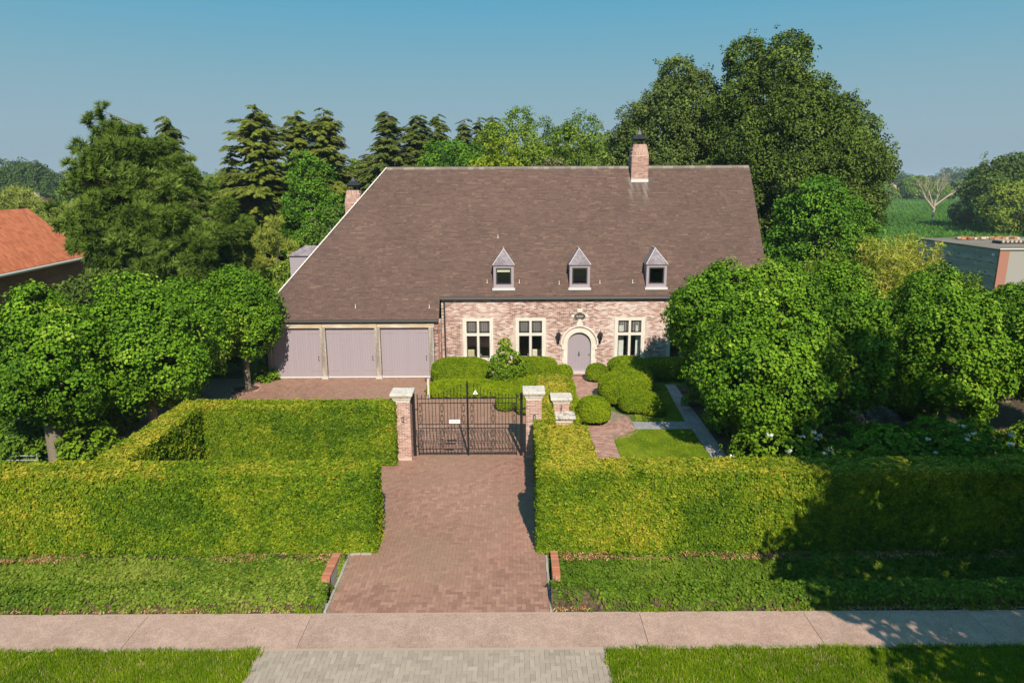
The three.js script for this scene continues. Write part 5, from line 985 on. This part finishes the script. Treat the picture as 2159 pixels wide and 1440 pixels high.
broadleaf('willow_bush', 'pale green willow bush in front of the large dark field tree', 94, 128, 7.5, 9.6, .2, 992, yelP.map(c => c.clone().lerp(C(.09, .13, .03), .5)), { n: 46, leaf: FAR, per: 2.6, size: .7, lr: .26 });
broadleaf('bush', 'small brown and green bush beside the dead tree', 102, 156, 3.6, 5.4, .2, 993, [C(.06, .09, .02), C(.13, .13, .04), C(.26, .17, .08)], { n: 22, leaf: FAR, per: 3, size: .6 });
broadleaf('bush', 'dark thicket at the foot of the large field tree', 112, 150, 6, 5.5, .2, 994, midP, { n: 24, leaf: FAR, per: 2.4, size: .7 });
[[-60, 82, 4.6, 9.2, 1001, 'pale weeping willow beyond the orange roof, nearer the far house'], [-52.5, 84, 4.4, 7.6, 1002, 'pale weeping willow beyond the orange roof, nearer the pine']].forEach(([x, D, r, h, s, lab]) => broadleaf('weeping_willow', lab, x, D, r, h, .3, s, [C(.15, .19, .03), C(.24, .28, .05), C(.34, .37, .08)], { n: 40, leaf: WILLOW, per: 9, size: 1.8, up: -.1, group: 'pale willows' }));
[[-150, 205, 12, 15.5, 1011, 'far dark oak at the edge of the sky behind the far house'], [-136, 200, 10, 15.8, 1012, 'far oak behind the pale willows'], [-121, 205, 9.5, 16, 1013, 'far round dark oak behind the pale willows'], [-106, 180, 9, 12.5, 1014, 'far green tree half hidden by the pine'], [-80, 190, 12, 12, 1015, 'far green tree between pine and spruce'], [-62, 200, 12, 12, 1016, 'far green tree seen through the spruces'], [-42, 205, 10, 11, 1017, 'far green tree behind the hip of the roof'], [-165, 200, 10, 14, 1018, 'far oak beyond the frame of the far house']].forEach(([x, D, r, h, s, lab]) => broadleaf('far_tree', lab, x, D, r, h, .5, s, s < 1014 ? [C(.035, .07, .015), C(.06, .105, .022), C(.1, .15, .03)] : midP, { n: 44, leaf: FAR, per: 1.5, lr: .25, group: 'far trees at the horizon' }));
[[189, 362, 9, 9, 1021, 'far bush at the end of the maize field, below the poplars'], [208, 360, 8, 11, 1022, 'far round bush at the end of the maize field'], [222, 362, 7, 8, 1023, 'far low bush at the end of the maize field']].forEach(([x, D, r, h, s, lab]) => broadleaf('far_bush', lab, x, D, r, h, .2, s, midP, { n: 34, leaf: FAR, per: 1.4, size: 1.5, group: 'bushes at the field end' }));
[[262, 21, 1031, 'shorter far poplar beyond the maize field'], [269, 23, 1032, 'taller far poplar beyond the maize field']].forEach(([x, h, s, lab]) => broadleaf('poplar', lab, x, 500, 3.6, h, 1, s, oakP, { n: 40, leaf: FAR, per: 1.6, size: 1.5, lr: .5, taper: .4, rz: 3.6, group: 'pair of far poplars' }));
{ // far wood along the horizon
  const R = rng(1041), list = [];
  for (const [x0, x1, D, h, n] of [[-700, 760, 640, 19, 12000], [150, 620, 560, 16, 5000], [180, 420, 470, 11, 3200]]) for (let i = 0; i < n; i++) {
    const x = mixn(x0, x1, R()), top = h * (.72 + .35 * noise(x * .03, D) + .2 * noise(x * .11, D)), y = top * Math.sqrt(R());
    list.push({ p: V(x, y, -D - (R() - .5) * 22 - (top - y)), n: V((R() - .5), .7, .6).normalize(), s: 2.2 + R() * 1.6, c: pick([C(.03, .055, .02), C(.05, .085, .03), C(.08, .12, .045)], .5 + (R() - .5) * .8, R) });
  }
  stuff(instances('far_wood', FAR, dullLeaf, list, scene, R), 'low far wood running along the horizon', 'wood');
}
scene.fog = new THREE.FogExp2(srgb(150, 165, 176), 0.00025);

renderer.render(scene, camera);
